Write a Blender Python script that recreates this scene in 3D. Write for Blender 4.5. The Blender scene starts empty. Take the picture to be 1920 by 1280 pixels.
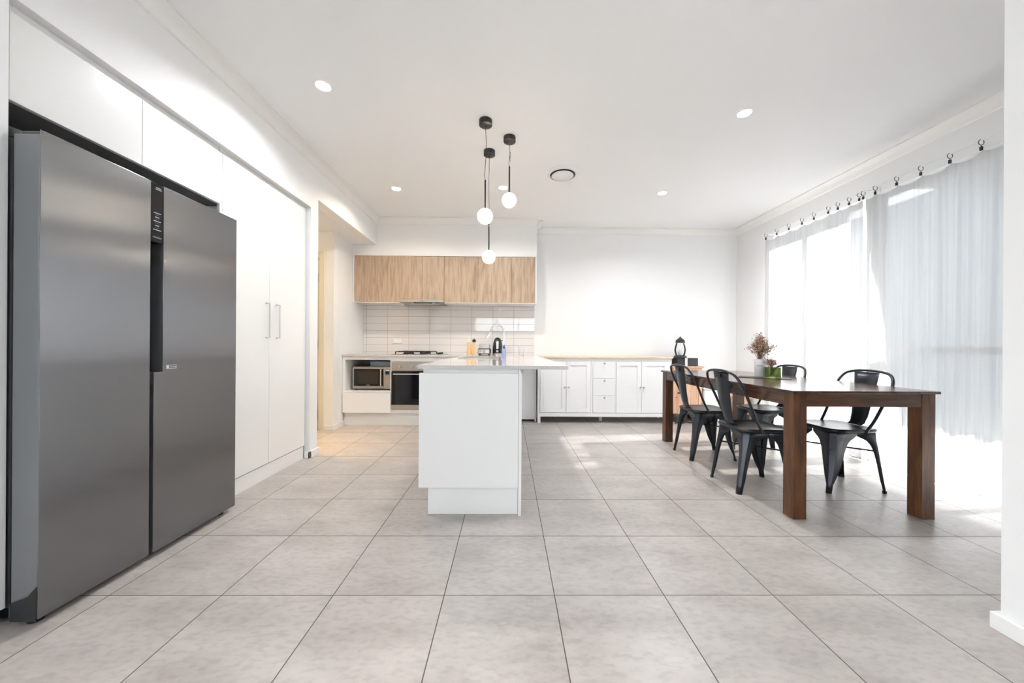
import bpy, bmesh, math, random
from mathutils import Vector, Matrix, noise
random.seed(7)
C = bpy.data.collections.new('scene'); bpy.context.scene.collection.children.link(C)
S = bpy.context.scene
PI = math.pi

# ------------------------------------------------------------------ camera
F_PX, YAW, ROLL, CX, CY, H = 660.5, 0.0100, 0.0065, 960.0, 649.4, 1.02
c_, s_ = math.cos(YAW), math.sin(YAW)
Fw = Vector((s_, c_, 0)); Rt = Vector((c_, -s_, 0)); Dn = Vector((0, 0, -1))
cr, sr = math.cos(ROLL), math.sin(ROLL)
R2 = cr*Rt - sr*Dn; D2 = sr*Rt + cr*Dn; U2 = -D2
cd = bpy.data.cameras.new('camera'); cam = bpy.data.objects.new('camera', cd); C.objects.link(cam)
cam.matrix_world = Matrix(((R2.x, U2.x, -Fw.x, 0), (R2.y, U2.y, -Fw.y, 0), (R2.z, U2.z, -Fw.z, H), (0, 0, 0, 1)))
cd.sensor_width = 36; cd.sensor_fit = 'HORIZONTAL'; cd.lens = 36*F_PX/1920
cd.shift_x = 0.0; cd.shift_y = (CY-640)/1920
cd.clip_start = 0.02; cd.clip_end = 200
S.camera = cam

# ------------------------------------------------------------------ world, sun, exposure
w = bpy.data.worlds.new('world'); S.world = w; w.use_nodes = True
bg = w.node_tree.nodes['Background']
bg.inputs[0].default_value = (0.88, 0.94, 1.0, 1); bg.inputs[1].default_value = 4.6
sl = bpy.data.lights.new('sun', 'SUN'); sun = bpy.data.objects.new('sun', sl); C.objects.link(sun)
sl.energy = 28.0; sl.angle = math.radians(1.0); sl.color = (1.0, 0.985, 0.96)
sun.rotation_euler = Vector((0.76, 0.10, 0.64)).to_track_quat('Z', 'Y').to_euler()
sun.location = (6, 3, 8)
S.view_settings.view_transform = 'Standard'; S.view_settings.look = 'None'
S.view_settings.gamma = 1; S.view_settings.use_curve_mapping = False
S.view_settings.exposure = 1.19
DOWN_W = 7.5; HALL_W = 1.3

# ------------------------------------------------------------------ materials
def P(name, col, rough=0.5, metal=0.0, **kw):
    m = bpy.data.materials.new(name); m.use_nodes = True
    b = m.node_tree.nodes['Principled BSDF']
    b.inputs['Base Color'].default_value = (*col, 1); b.inputs['Roughness'].default_value = rough
    b.inputs['Metallic'].default_value = metal
    for k, v in kw.items(): b.inputs[k.replace('_', ' ')].default_value = v
    return m
def nt(m): return m.node_tree.nodes, m.node_tree.links, m.node_tree.nodes['Principled BSDF']
def ramp(n, stops):
    r = n.new('ShaderNodeValToRGB'); e = r.color_ramp.elements
    while len(e) < len(stops): e.new(0.5)
    for el, (p, c) in zip(e, stops): el.position = p; el.color = (*c, 1)
    return r
def add_bump(m, scale, strength, stretch=(1, 1, 1), dist=0.002):
    n, l, b = nt(m); tc = n.new('ShaderNodeTexCoord'); mp = n.new('ShaderNodeMapping'); no = n.new('ShaderNodeTexNoise')
    mp.inputs['Scale'].default_value = stretch; no.inputs['Scale'].default_value = scale; no.inputs['Detail'].default_value = 4
    bu = n.new('ShaderNodeBump'); bu.inputs['Strength'].default_value = strength; bu.inputs['Distance'].default_value = dist
    l.new(tc.outputs['Object'], mp.inputs[0]); l.new(mp.outputs[0], no.inputs[0]); l.new(no.outputs[0], bu.inputs['Height']); l.new(bu.outputs[0], b.inputs['Normal'])
    return m
def wood(name, c1, c2, c3, axis='Z', scale=6.0, rough=0.45, stretch=14, contrast=(0.3, 0.5, 0.7), knots=0):
    m = P(name, c1, rough); n, l, b = nt(m)
    tc = n.new('ShaderNodeTexCoord'); mp = n.new('ShaderNodeMapping')
    sc = [stretch, stretch, stretch]; sc['XYZ'.index(axis)] = 1.0
    mp.inputs['Scale'].default_value = sc
    w1 = n.new('ShaderNodeTexNoise'); w1.inputs['Scale'].default_value = scale*0.5; w1.inputs['Detail'].default_value = 8; w1.inputs['Distortion'].default_value = 1.2
    r = ramp(n, [(contrast[0], c1), (contrast[1], c2), (contrast[2], c3)])
    l.new(tc.outputs['Object'], mp.inputs[0]); l.new(mp.outputs[0], w1.inputs[0]); l.new(w1.outputs[0], r.inputs[0])
    out = r.outputs[0]
    if knots:
        v = n.new('ShaderNodeTexVoronoi'); v.inputs['Scale'].default_value = knots
        rk = ramp(n, [(0.0, (0.12, 0.05, 0.02)), (0.07, (0.35, 0.17, 0.09)), (0.14, (1, 1, 1))])
        mx = n.new('ShaderNodeMix'); mx.data_type = 'RGBA'; mx.blend_type = 'MULTIPLY'; mx.inputs[0].default_value = 0.8
        l.new(tc.outputs['Object'], v.inputs[0]); l.new(v.outputs['Distance'], rk.inputs[0])
        l.new(out, mx.inputs[6]); l.new(rk.outputs[0], mx.inputs[7]); out = mx.outputs[2]
    l.new(out, b.inputs['Base Color'])
    bu = n.new('ShaderNodeBump'); bu.inputs['Strength'].default_value = 0.15; bu.inputs['Distance'].default_value = 0.001
    l.new(w1.outputs[0], bu.inputs['Height']); l.new(bu.outputs[0], b.inputs['Normal'])
    return m
def emis(name, col, st):
    m = P(name, col, 0.4); b = m.node_tree.nodes['Principled BSDF']
    b.inputs['Emission Color'].default_value = (*col, 1); b.inputs['Emission Strength'].default_value = st
    return m

M_wall = add_bump(P('wall_paint', (0.87, 0.87, 0.868), 0.6), 180, 0.04)
M_ceil = P('ceiling_paint', (0.91, 0.912, 0.915), 0.8)
M_trim = P('trim_gloss_white', (0.86, 0.855, 0.84), 0.3)
M_cab = P('cabinet_white', (0.87, 0.87, 0.86), 0.22)
M_cabdark = P('cabinet_underside_shade', (0.16, 0.16, 0.16), 0.5)  # shade of the gap above the fridge, put into the cabinet colour
M_side = P('sideboard_white', (0.87, 0.875, 0.88), 0.35)
M_black = P('black_plastic', (0.012, 0.012, 0.013), 0.35)
M_blackg = P('black_gloss', (0.004, 0.004, 0.006), 0.06)
M_rubber = P('black_rubber', (0.01, 0.01, 0.01), 0.7)
M_chrome = P('chrome', (0.85, 0.86, 0.88), 0.1, 1.0)
M_nickel = P('brushed_nickel', (0.55, 0.54, 0.52), 0.3, 1.0)
M_printw = P('white_print', (0.75, 0.76, 0.78), 0.5)
M_printg = P('grey_print', (0.16, 0.165, 0.17), 0.5)
M_cooksteel = P('appliance_steel', (0.50, 0.46, 0.42), 0.3, 1.0)
M_blue = P('hinge_bracket_blue_grey', (0.22, 0.35, 0.42), 0.35, 0.6)
# dark brushed steel of the fridge doors
M_steel = P('fridge_steel', (0.245, 0.25, 0.265), 0.25, 1.0)
n, l, b = nt(M_steel)
b.inputs['Anisotropic'].default_value = 0.85
b.inputs['Anisotropic Rotation'].default_value = 0.0
tg = n.new('ShaderNodeTangent'); tg.direction_type = 'RADIAL'; tg.axis = 'Z'
l.new(tg.outputs[0], b.inputs['Tangent'])
M_fside = P('fridge_side_grey', (0.24, 0.25, 0.265), 0.35, 0.6)
M_fdark = P('fridge_dark_grey', (0.035, 0.036, 0.038), 0.5)
M_fcap = P('hinge_cap_grey', (0.10, 0.10, 0.095), 0.5)
# floor tiles
TX, TY, TS = -0.2568, 1.4451, 0.45213
M_floor = P('floor_tiles', (0.6, 0.58, 0.56), 0.32, Specular_IOR_Level=0.6); n, l, b = nt(M_floor)
def math_node(op, a, b2=None, c=None):
    m = n.new('ShaderNodeMath'); m.operation = op
    for i, v in enumerate((a, b2, c)):
        if v is None: continue
        if isinstance(v, (int, float)): m.inputs[i].default_value = v
        else: l.new(v, m.inputs[i])
    return m.outputs[0]
geo = n.new('ShaderNodeNewGeometry'); sx = n.new('ShaderNodeSeparateXYZ'); l.new(geo.outputs['Position'], sx.inputs[0])
u = math_node('DIVIDE', math_node('SUBTRACT', sx.outputs[0], TX), TS); v = math_node('DIVIDE', math_node('SUBTRACT', sx.outputs[1], TY), TS)
du = math_node('ABSOLUTE', math_node('SUBTRACT', math_node('FRACT', math_node('ADD', u, 0.5)), 0.5))
dv = math_node('ABSOLUTE', math_node('SUBTRACT', math_node('FRACT', math_node('ADD', v, 0.5)), 0.5))
dm = math_node('MINIMUM', du, dv)
gr = math_node('GREATER_THAN', dm, 0.0042)
cb = n.new('ShaderNodeCombineXYZ'); l.new(math_node('FLOOR', u), cb.inputs[0]); l.new(math_node('FLOOR', v), cb.inputs[1])
wn = n.new('ShaderNodeTexWhiteNoise'); wn.noise_dimensions = '3D'; l.new(cb.outputs[0], wn.inputs[0])
va = n.new('ShaderNodeVectorMath'); va.operation = 'MULTIPLY_ADD'; l.new(wn.outputs['Color'], va.inputs[0]); va.inputs[1].default_value = (30, 30, 30); l.new(geo.outputs['Position'], va.inputs[2])
mp = n.new('ShaderNodeMapping'); mp.inputs['Scale'].default_value = (1.0, 2.0, 1.0); l.new(va.outputs[0], mp.inputs[0])
n1 = n.new('ShaderNodeTexNoise'); n1.inputs['Scale'].default_value = 2.6; n1.inputs['Detail'].default_value = 9; n1.inputs['Roughness'].default_value = 0.62; n1.inputs['Distortion'].default_value = 0.0
l.new(mp.outputs[0], n1.inputs[0])
r1 = ramp(n, [(0.28, (0.35, 0.322, 0.302)), (0.5, (0.445, 0.412, 0.389)), (0.74, (0.53, 0.495, 0.47))]); l.new(n1.outputs[0], r1.inputs[0])
n2 = n.new('ShaderNodeTexNoise'); n2.inputs['Scale'].default_value = 28; n2.inputs['Detail'].default_value = 6; l.new(mp.outputs[0], n2.inputs[0])
r2 = ramp(n, [(0.36, (0.86, 0.86, 0.86)), (0.5, (1, 1, 1)), (0.68, (1.06, 1.06, 1.06))]); l.new(n2.outputs[0], r2.inputs[0])
mx = n.new('ShaderNodeMix'); mx.data_type = 'RGBA'; mx.blend_type = 'MULTIPLY'; mx.inputs[0].default_value = 0.8
l.new(r1.outputs[0], mx.inputs[6]); l.new(r2.outputs[0], mx.inputs[7])
mg = n.new('ShaderNodeMix'); mg.data_type = 'RGBA'; l.new(gr, mg.inputs[0]); mg.inputs[6].default_value = (0.085, 0.072, 0.062, 1); l.new(mx.outputs[2], mg.inputs[7])
l.new(mg.outputs[2], b.inputs['Base Color'])
rr = math_node('MULTIPLY_ADD', n1.outputs[0], 0.10, 0.30); rg = math_node('ADD', rr, math_node('MULTIPLY', math_node('SUBTRACT', 1.0, gr), 0.5)); l.new(rg, b.inputs['Roughness'])
bu = n.new('ShaderNodeBump'); bu.inputs['Strength'].default_value = 0.25; bu.inputs['Distance'].default_value = 0.002
l.new(math_node('ADD', gr, math_node('MULTIPLY', n2.outputs[0], 0.06)), bu.inputs['Height']); l.new(bu.outputs[0], b.inputs['Normal'])
# splashback tiles
M_splash = P('splashback_tiles', (0.62, 0.61, 0.61), 0.05, Specular_IOR_Level=0.6); n, l, b = nt(M_splash)
geo = n.new('ShaderNodeNewGeometry'); sx = n.new('ShaderNodeSeparateXYZ'); l.new(geo.outputs['Position'], sx.inputs[0])
u = math_node('DIVIDE', math_node('SUBTRACT', sx.outputs[0], -1.756), 0.3052); v = math_node('DIVIDE', math_node('SUBTRACT', sx.outputs[2], 0.932), 0.1025)
du = math_node('MULTIPLY', math_node('ABSOLUTE', math_node('SUBTRACT', math_node('FRACT', math_node('ADD', u, 0.5)), 0.5)), 0.3052)
dv = math_node('MULTIPLY', math_node('ABSOLUTE', math_node('SUBTRACT', math_node('FRACT', math_node('ADD', v, 0.5)), 0.5)), 0.1025)
gr = math_node('GREATER_THAN', math_node('MINIMUM', du, dv), 0.0016)
mg = n.new('ShaderNodeMix'); mg.data_type = 'RGBA'; l.new(gr, mg.inputs[0]); mg.inputs[6].default_value = (0.22, 0.215, 0.21, 1); mg.inputs[7].default_value = (0.78, 0.75, 0.73, 1)
l.new(mg.outputs[2], b.inputs['Base Color'])
l.new(math_node('MULTIPLY_ADD', math_node('SUBTRACT', 1.0, gr), 0.5, 0.04), b.inputs['Roughness'])
bu = n.new('ShaderNodeBump'); bu.inputs['Strength'].default_value = 0.3; bu.inputs['Distance'].default_value = 0.001
l.new(gr, bu.inputs['Height']); l.new(bu.outputs[0], b.inputs['Normal'])

M_oak = wood('pale_oak_laminate', (0.31, 0.225, 0.155), (0.43, 0.32, 0.23), (0.51, 0.395, 0.29), 'Z', 5.0, 0.45, 12, (0.3, 0.48, 0.66))
M_dark = wood('dark_stained_wood_vertical', (0.035, 0.013, 0.005), (0.095, 0.036, 0.013), (0.17, 0.070, 0.024), 'Z', 6.0, 0.38, 10)
M_darkx = wood('dark_stained_wood_across', (0.03, 0.012, 0.006), (0.075, 0.03, 0.014), (0.13, 0.055, 0.024), 'X', 6.0, 0.38, 10)
M_darky = wood('dark_stained_wood_long', (0.035, 0.016, 0.011), (0.07, 0.032, 0.02), (0.11, 0.052, 0.032), 'Y', 6.0, 0.17, 10)
M_pine = wood('knotty_pine', (0.60, 0.33, 0.20), (0.74, 0.45, 0.30), (0.84, 0.56, 0.40), 'Z', 5.0, 0.45, 10, knots=9)
M_pinex = wood('pine_across', (0.66, 0.50, 0.35), (0.74, 0.58, 0.42), (0.80, 0.66, 0.50), 'X', 5.0, 0.4, 10)
M_stone = add_bump(P('benchtop_stone', (0.60, 0.58, 0.56), 0.06), 60, 0.0)
n, l, b = nt(M_stone); no = n.new('ShaderNodeTexNoise'); no.inputs['Scale'].default_value = 120; tc = n.new('ShaderNodeTexCoord'); l.new(tc.outputs['Object'], no.inputs[0])
rm = ramp(n, [(0.35, (0.56, 0.545, 0.53)), (0.6, (0.64, 0.625, 0.61))]); l.new(no.outputs[0], rm.inputs[0]); l.new(rm.outputs[0], b.inputs['Base Color'])
M_chair = P('gunmetal_painted_steel', (0.030, 0.034, 0.042), 0.30, 0.55)
M_seat = P('gunmetal_seat_steel', (0.036, 0.036, 0.040), 0.28, 0.55)
M_mill = wood('mill_beech', (0.66, 0.42, 0.18), (0.76, 0.51, 0.25), (0.84, 0.60, 0.32), 'Z', 6, 0.35, 8)
M_cream = P('cream_plastic', (0.85, 0.82, 0.74), 0.3)
M_glassw = bpy.data.materials.new('window_glass'); M_glassw.use_nodes = True
n = M_glassw.node_tree.nodes; l = M_glassw.node_tree.links; n.clear()
o_ = n.new('ShaderNodeOutputMaterial'); a_ = n.new('ShaderNodeBsdfTransparent'); g_ = n.new('ShaderNodeBsdfGlossy'); x_ = n.new('ShaderNodeMixShader'); f_ = n.new('ShaderNodeFresnel')
a_.inputs[0].default_value = (0.96, 0.965, 0.965, 1); g_.inputs['Roughness'].default_value = 0.0; f_.inputs[0].default_value = 1.35
l.new(f_.outputs[0], x_.inputs[0]); l.new(a_.outputs[0], x_.inputs[1]); l.new(g_.outputs[0], x_.inputs[2]); l.new(x_.outputs[0], o_.inputs[0])
M_glass = P('clear_glass', (0.97, 0.98, 0.98), 0.0, 0.0, IOR=1.3); M_glass.node_tree.nodes['Principled BSDF'].inputs['Transmission Weight'].default_value = 1
M_gglass = P('green_glass', (0.26, 0.33, 0.13), 0.04, 0.0, IOR=1.25); M_gglass.node_tree.nodes['Principled BSDF'].inputs['Transmission Weight'].default_value = 0.92
M_blueg = P('blue_tinted_plastic', (0.55, 0.62, 0.92), 0.1, 0.0, IOR=1.3); M_blueg.node_tree.nodes['Principled BSDF'].inputs['Transmission Weight'].default_value = 0.6
M_tub = P('pale_blue_plastic', (0.32, 0.42, 0.52), 0.3)
M_bulb = emis('warm_bulb', (1.0, 0.78, 0.50), 14)
M_globe = P('frosted_globe_glass', (1.0, 0.97, 0.92), 0.45, 0.0, IOR=1.15)
gb = M_globe.node_tree.nodes['Principled BSDF']; gb.inputs['Transmission Weight'].default_value = 0.7
gb.inputs['Emission Color'].default_value = (1.0, 0.90, 0.76, 1); gb.inputs['Emission Strength'].default_value = 0.12
M_down = emis('downlight_led', (1.0, 0.98, 0.95), 30)
M_ceramic = P('white_ceramic', (0.80, 0.79, 0.80), 0.25)
M_stem = P('dried_stem', (0.22, 0.13, 0.08), 0.8)
M_bud = P('dried_bud_tan', (0.42, 0.29, 0.21), 0.8)
M_bud2 = P('dried_bud_pale', (0.68, 0.54, 0.42), 0.8)
M_bud3 = P('dried_bud_russet', (0.24, 0.09, 0.06), 0.8)
M_mat = P('dark_leather_mat', (0.03, 0.02, 0.018), 0.5)
M_doorc = P('hall_door_cream', (0.80, 0.74, 0.60), 0.4)
M_bagw = P('grey_canvas', (0.55, 0.53, 0.53), 0.8)
M_green = P('pale_green_fabric', (0.42, 0.48, 0.24), 0.8)
M_leaf = P('dark_leaf', (0.015, 0.03, 0.01), 0.6)
M_ground = add_bump(P('outside_paving', (0.36, 0.355, 0.34), 0.8), 20, 0.2)
M_sky_screen = P('sky_screen_paint', (0.30, 0.33, 0.35), 0.7)
M_eave = P('eave_lining', (0.55, 0.56, 0.57), 0.7)
# sheer curtain cloth
M_sheer = bpy.data.materials.new('sheer_curtain'); M_sheer.use_nodes = True
n = M_sheer.node_tree.nodes; l = M_sheer.node_tree.links; n.clear()
out = n.new('ShaderNodeOutputMaterial'); df = n.new('ShaderNodeBsdfDiffuse'); tr = n.new('ShaderNodeBsdfTranslucent'); tp = n.new('ShaderNodeBsdfTransparent')
df.inputs[0].default_value = (0.88, 0.88, 0.88, 1); tr.inputs[0].default_value = (0.40, 0.405, 0.415, 1)
tc = n.new('ShaderNodeTexCoord'); mp = n.new('ShaderNodeMapping'); mp.inputs['Scale'].default_value = (0.01, 34, 0.35); no = n.new('ShaderNodeTexNoise'); no.inputs['Scale'].default_value = 1.0; no.inputs['Detail'].default_value = 3
cr_ = ramp(n, [(0.34, (0.21, 0.213, 0.222)), (0.48, (0.28, 0.284, 0.293)), (0.66, (0.325, 0.33, 0.338))])  # vertical stripes put extra fold shading into the translucent colour
l.new(tc.outputs['Object'], mp.inputs[0]); l.new(mp.outputs[0], no.inputs[0]); l.new(no.outputs[0], cr_.inputs[0]); l.new(cr_.outputs[0], tr.inputs[0])
m1 = n.new('ShaderNodeMixShader'); m1.inputs[0].default_value = 0.48; m2 = n.new('ShaderNodeMixShader'); m2.inputs[0].default_value = 0.07
l.new(df.outputs[0], m1.inputs[1]); l.new(tr.outputs[0], m1.inputs[2]); l.new(m1.outputs[0], m2.inputs[1]); l.new(tp.outputs[0], m2.inputs[2]); l.new(m2.outputs[0], out.inputs[0])
M_hem = P('curtain_hem', (0.8, 0.8, 0.8), 0.8)

# ------------------------------------------------------------------ mesh builder
class MB:
    def __init__(s): s.v = []; s.f = []
    def add(s, vs, fs):
        o = len(s.v); s.v += [tuple(p) for p in vs]; s.f += [tuple(i+o for i in f) for f in fs]; return s
    def box(s, x0, x1, y0, y1, z0, z1):
        return s.add([(x0, y0, z0), (x1, y0, z0), (x1, y1, z0), (x0, y1, z0), (x0, y0, z1), (x1, y0, z1), (x1, y1, z1), (x0, y1, z1)],
                     [(0, 3, 2, 1), (4, 5, 6, 7), (0, 1, 5, 4), (1, 2, 6, 5), (2, 3, 7, 6), (3, 0, 4, 7)])
    def prism(s, poly, a, b, axis):   # poly in the two other axes, extruded a..b
        k = len(poly)
        def mk(p, t):
            return {'X': (t, p[0], p[1]), 'Y': (p[0], t, p[1]), 'Z': (p[0], p[1], t)}[axis]
        vs = [mk(p, a) for p in poly] + [mk(p, b) for p in poly]
        fs = [tuple(range(k)), tuple(range(2*k-1, k-1, -1))] + [(i, i+k, (i+1) % k+k, (i+1) % k) for i in range(k)]
        return s.add(vs, fs)
    def lathe(s, cx, cy, prof, seg=24, caps=True):
        vs = []; k = len(prof)
        for r, z in prof:
            for i in range(seg):
                a = 2*PI*i/seg; vs.append((cx+r*math.cos(a), cy+r*math.sin(a), z))
        fs = [(j*seg+i, j*seg+(i+1) % seg, (j+1)*seg+(i+1) % seg, (j+1)*seg+i) for j in range(k-1) for i in range(seg)]
        if caps: fs += [tuple(range(seg-1, -1, -1)), tuple((k-1)*seg+i for i in range(seg))]
        return s.add(vs, fs)
    def tube(s, pts, r, seg=8, closed=False, caps=True):
        pts = [Vector(p) for p in pts]; k = len(pts); rs = r if isinstance(r, (list, tuple)) else [r]*k
        up = Vector((0, 0, 1)); vs = []; prev = None
        for i, p in enumerate(pts):
            a = pts[(i-1) % k] if closed or i > 0 else p; b = pts[(i+1) % k] if closed or i < k-1 else p
            t = (b-a).normalized()
            if prev is None:
                ref = up if abs(t.z) < 0.9 else Vector((1, 0, 0)); u = t.cross(ref).normalized()
            else:
                u = (prev - t*prev.dot(t)).normalized()
            prev = u; v = t.cross(u)
            for j in range(seg):
                an = 2*PI*j/seg; vs.append(p+rs[i]*(math.cos(an)*u+math.sin(an)*v))
        m = k if closed else k-1
        fs = [(i*seg+j, i*seg+(j+1) % seg, ((i+1) % k)*seg+(j+1) % seg, ((i+1) % k)*seg+j) for i in range(m) for j in range(seg)]
        if caps and not closed: fs += [tuple(range(seg-1, -1, -1)), tuple((k-1)*seg+j for j in range(seg))]
        return s.add(vs, fs)
    def sphere(s, c, r, seg=12, rings=8, sc=(1, 1, 1)):
        prof = []; vs = []; fs = []
        vs.append((c[0], c[1], c[2]-r*sc[2]))
        for i in range(1, rings):
            a = -PI/2+PI*i/rings
            for j in range(seg):
                t = 2*PI*j/seg; vs.append((c[0]+r*sc[0]*math.cos(a)*math.cos(t), c[1]+r*sc[1]*math.cos(a)*math.sin(t), c[2]+r*sc[2]*math.sin(a)))
        vs.append((c[0], c[1], c[2]+r*sc[2])); L = len(vs)-1
        for j in range(seg):
            fs.append((0, 1+(j+1) % seg, 1+j)); fs.append((L, L-seg+j, L-seg+(j+1) % seg))
        for i in range(rings-2):
            for j in range(seg):
                a = 1+i*seg; fs.append((a+j, a+(j+1) % seg, a+seg+(j+1) % seg, a+seg+j))
        return s.add(vs, fs)
    def cylx(s, x0, x1, y, z, r, seg=16):
        return s.tube([(x0, y, z), (x1, y, z)], r, seg)
    def xform(s, M):
        s.v = [tuple(M @ Vector(p)) for p in s.v]; return s
def box(*a): return MB().box(*a)
ORG = {}
def finish(o, smooth, bevel):
    if smooth:
        for p in o.data.polygons: p.use_smooth = True
        if smooth == 'auto':
            md = None
            for p in o.data.polygons: p.use_smooth = True
            bm = bmesh.new(); bm.from_mesh(o.data)
            for e in bm.edges:
                if len(e.link_faces) == 2 and e.calc_face_angle(0) > 0.7: e.smooth = False
            bm.to_mesh(o.data); bm.free()
    if bevel:
        b = o.modifiers.new('bevel', 'BEVEL'); b.width = bevel; b.segments = 2; b.limit_method = 'ANGLE'
def mesh_obj(name, m, mat, org):
    me = bpy.data.meshes.new(name)
    me.from_pydata([(p[0]-org[0], p[1]-org[1], p[2]-org[2]) for p in m.v], [], m.f)
    bm = bmesh.new(); bm.from_mesh(me); bmesh.ops.recalc_face_normals(bm, faces=bm.faces); bm.to_mesh(me); bm.free()
    me.materials.append(mat); me.update()
    o = bpy.data.objects.new(name, me); C.objects.link(o); return o
def thing(name, loc, label, cat, group=None):
    o = bpy.data.objects.new(name, None); o.location = loc; o.empty_display_size = 0.05; C.objects.link(o)
    o['label'] = label; o['category'] = cat
    if group: o['group'] = group
    ORG[o] = tuple(loc); return o
def part(name, m, mat, parent, smooth=False, bevel=0, label=None):
    o = mesh_obj(name, m, mat, ORG[parent]); o.parent = parent; ORG[o] = ORG[parent]
    finish(o, smooth, bevel)
    if label: o['label'] = label
    return o
def single(name, m, mat, label, cat, group=None, smooth=False, bevel=0):
    xs = [p[0] for p in m.v]; ys = [p[1] for p in m.v]; zs = [p[2] for p in m.v]
    org = ((min(xs)+max(xs))/2, (min(ys)+max(ys))/2, min(zs))
    o = mesh_obj(name, m, mat, org); o.location = org; ORG[o] = org; finish(o, smooth, bevel)
    o['label'] = label; o['category'] = cat
    if group: o['group'] = group
    return o
def struct(name, m, mat, parent=None, smooth=False, bevel=0, label=None):
    if parent: return part(name, m, mat, parent, smooth, bevel, label)
    o = mesh_obj(name, m, mat, (0, 0, 0)); ORG[o] = (0, 0, 0); finish(o, smooth, bevel); o['kind'] = 'structure'
    if label: o['label'] = label
    return o
def text_mb(txt, size, M):
    cu = bpy.data.curves.new('t', 'FONT'); cu.body = txt; cu.size = size; cu.extrude = 0.0004; cu.align_x = 'CENTER'; cu.align_y = 'CENTER'; cu.resolution_u = 2
    o = bpy.data.objects.new('t', cu); C.objects.link(o); bpy.context.view_layer.update()
    me = bpy.data.meshes.new_from_object(o.evaluated_get(bpy.context.evaluated_depsgraph_get()))
    m = MB().add([M @ v.co for v in me.vertices], [tuple(p.vertices) for p in me.polygons])
    bpy.data.objects.remove(o); bpy.data.curves.remove(cu); bpy.data.meshes.remove(me)
    return m
def FACE_Y(x, y, z): return Matrix(((1, 0, 0, x), (0, 0, 1, y), (0, 1, 0, z), (0, 0, 0, 1)))      # reads from -Y
def FACE_X(x, y, z): return Matrix(((0, 0, 1, x), (1, 0, 0, y), (0, 1, 0, z), (0, 0, 0, 1)))      # reads from +X

# ================================================================== ROOM
HC = 2.74
XL, XR, YB = -1.80, 3.34, 5.14
XD = -1.838      # plane of the tall cabinet doors
struct('floor', box(-4.6, 3.46, -4.1, 5.3, -0.12, 0.0), M_floor)
struct('ceiling', box(-4.6, 3.46, -4.1, 5.3, HC, HC+0.12), M_ceil)
# back wall with the kitchen bulkhead
struct('wall_back', box(-4.6, 3.46, YB, YB+0.16, 0, HC), M_wall)
struct('wall_bulkhead', box(XL, 0.378, 4.785, YB-0.001, 2.262, HC-0.001).box(-2.11, XL, 4.785, YB-0.001, 2.262, 2.388), M_wall)
# left wall: beam over the hall opening, pier, bulkhead over the tall cabinets, niche back
lw = MB().box(-1.92, XL, -0.3, 4.784, 2.39, HC-0.001)            # beam and bulkhead
lw.box(-1.92, XL, 3.214, 3.338, 0, 2.39)                          # pier
lw.box(-1.92, XL, -0.3, 3.214, 2.272, 2.39)                       # down to the cabinet tops
lw.box(-2.62, -2.50, 1.25, 3.338, 0, HC-0.001)                     # back of the niche
lw.box(-2.50, -1.92, 3.316, 3.338, 0, HC-0.001)                    # cheek between pantry and hall
struct('wall_left', lw, M_wall)
# kitchen side wall and hall walls
hw = MB().box(-2.23, -2.11, 4.391, YB-0.001, 0, 2.389)
hw.box(-2.285, -2.11, 4.27, 4.39, 0, 2.389).box(-3.4, -2.285, 4.27, 4.39, 2.08, 2.389).box(-3.4, -3.12, 4.27, 4.39, 0, 2.08)
struct('wall_hall', hw, M_wall)
struct('wall_hall_end', MB().box(-3.52, -3.4, 3.2, 5.13, 0, 2.7).box(-3.4, -2.621, 3.2, 3.338, 0, 2.7), M_wall)
struct('ceiling_hall', box(-3.4, -1.921, 3.339, 4.784, 2.39, 2.5).box(-3.4, -2.111, 4.784, 5.13, 2.39, 2.5), M_ceil)
d = struct('door_1', MB().box(-3.10, -2.305, 4.30, 4.34, 0.01, 2.05), M_doorc)
hl = part('hinge', MB().box(-2.305, -2.29, 4.278, 4.30, 1.79, 1.89), M_nickel, d)
part('hinge', MB().box(-2.305, -2.29, 4.278, 4.30, 0.98, 1.08), M_nickel, d)
part('hinge', MB().box(-2.305, -2.29, 4.278, 4.30, 0.15, 0.25), M_nickel, d)
part('handle', MB().tube([(-3.03, 4.30, 1.0), (-3.03, 4.26, 1.0), (-2.93, 4.255, 1.0)], 0.009), M_nickel, d, 'auto')
struct('trim_1', MB().box(-2.285, -2.215, 4.255, 4.269, 0.0, 2.15).box(-3.17, -2.285, 4.255, 4.269, 2.08, 2.15).box(-3.17, -3.10, 4.255, 4.269, 0, 2.08), M_doorc, bevel=0.003)

# window wall on the right
ww = MB().box(XR, XR+0.12, 4.42, 5.13, 0, HC-0.001).box(XR, XR+0.12, 3.20, 3.27, 0, 2.43).box(XR, XR+0.12, -4.0, 1.30, 0, HC-0.001).box(XR, XR+0.12, 1.30, 4.42, 2.43, HC-0.001)
struct('wall_right', ww, M_wall)
struct('wall_nib', MB().box(1.795, 1.90, -4.0, 1.262, 0, HC-0.001), M_wall)
def window(name, y0, y1, rails):
    fr = MB()
    for a, b2 in ((y0, y0+0.05), (y1-0.05, y1), ((y0+y1)/2-0.03, (y0+y1)/2+0.03)): fr.box(XR+0.04, XR+0.09, a, b2, 0.0, 2.43)
    for z in (0.0, 2.38): fr.box(XR+0.045, XR+0.085, y0+0.05, y1-0.05, z, z+0.05)
    for z in rails: fr.box(XR+0.045, XR+0.085, y0+0.05, y1-0.05, z, z+0.06)
    o = struct(name, fr, M_trim, bevel=0.003)
    part('pane', MB().box(XR+0.062, XR+0.066, y0+0.02, y1-0.02, 0.02, 2.41), M_glassw, o)
window('window_1', 3.27, 4.42, [])
window('window_2', 1.30, 3.20, [0.98])
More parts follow.
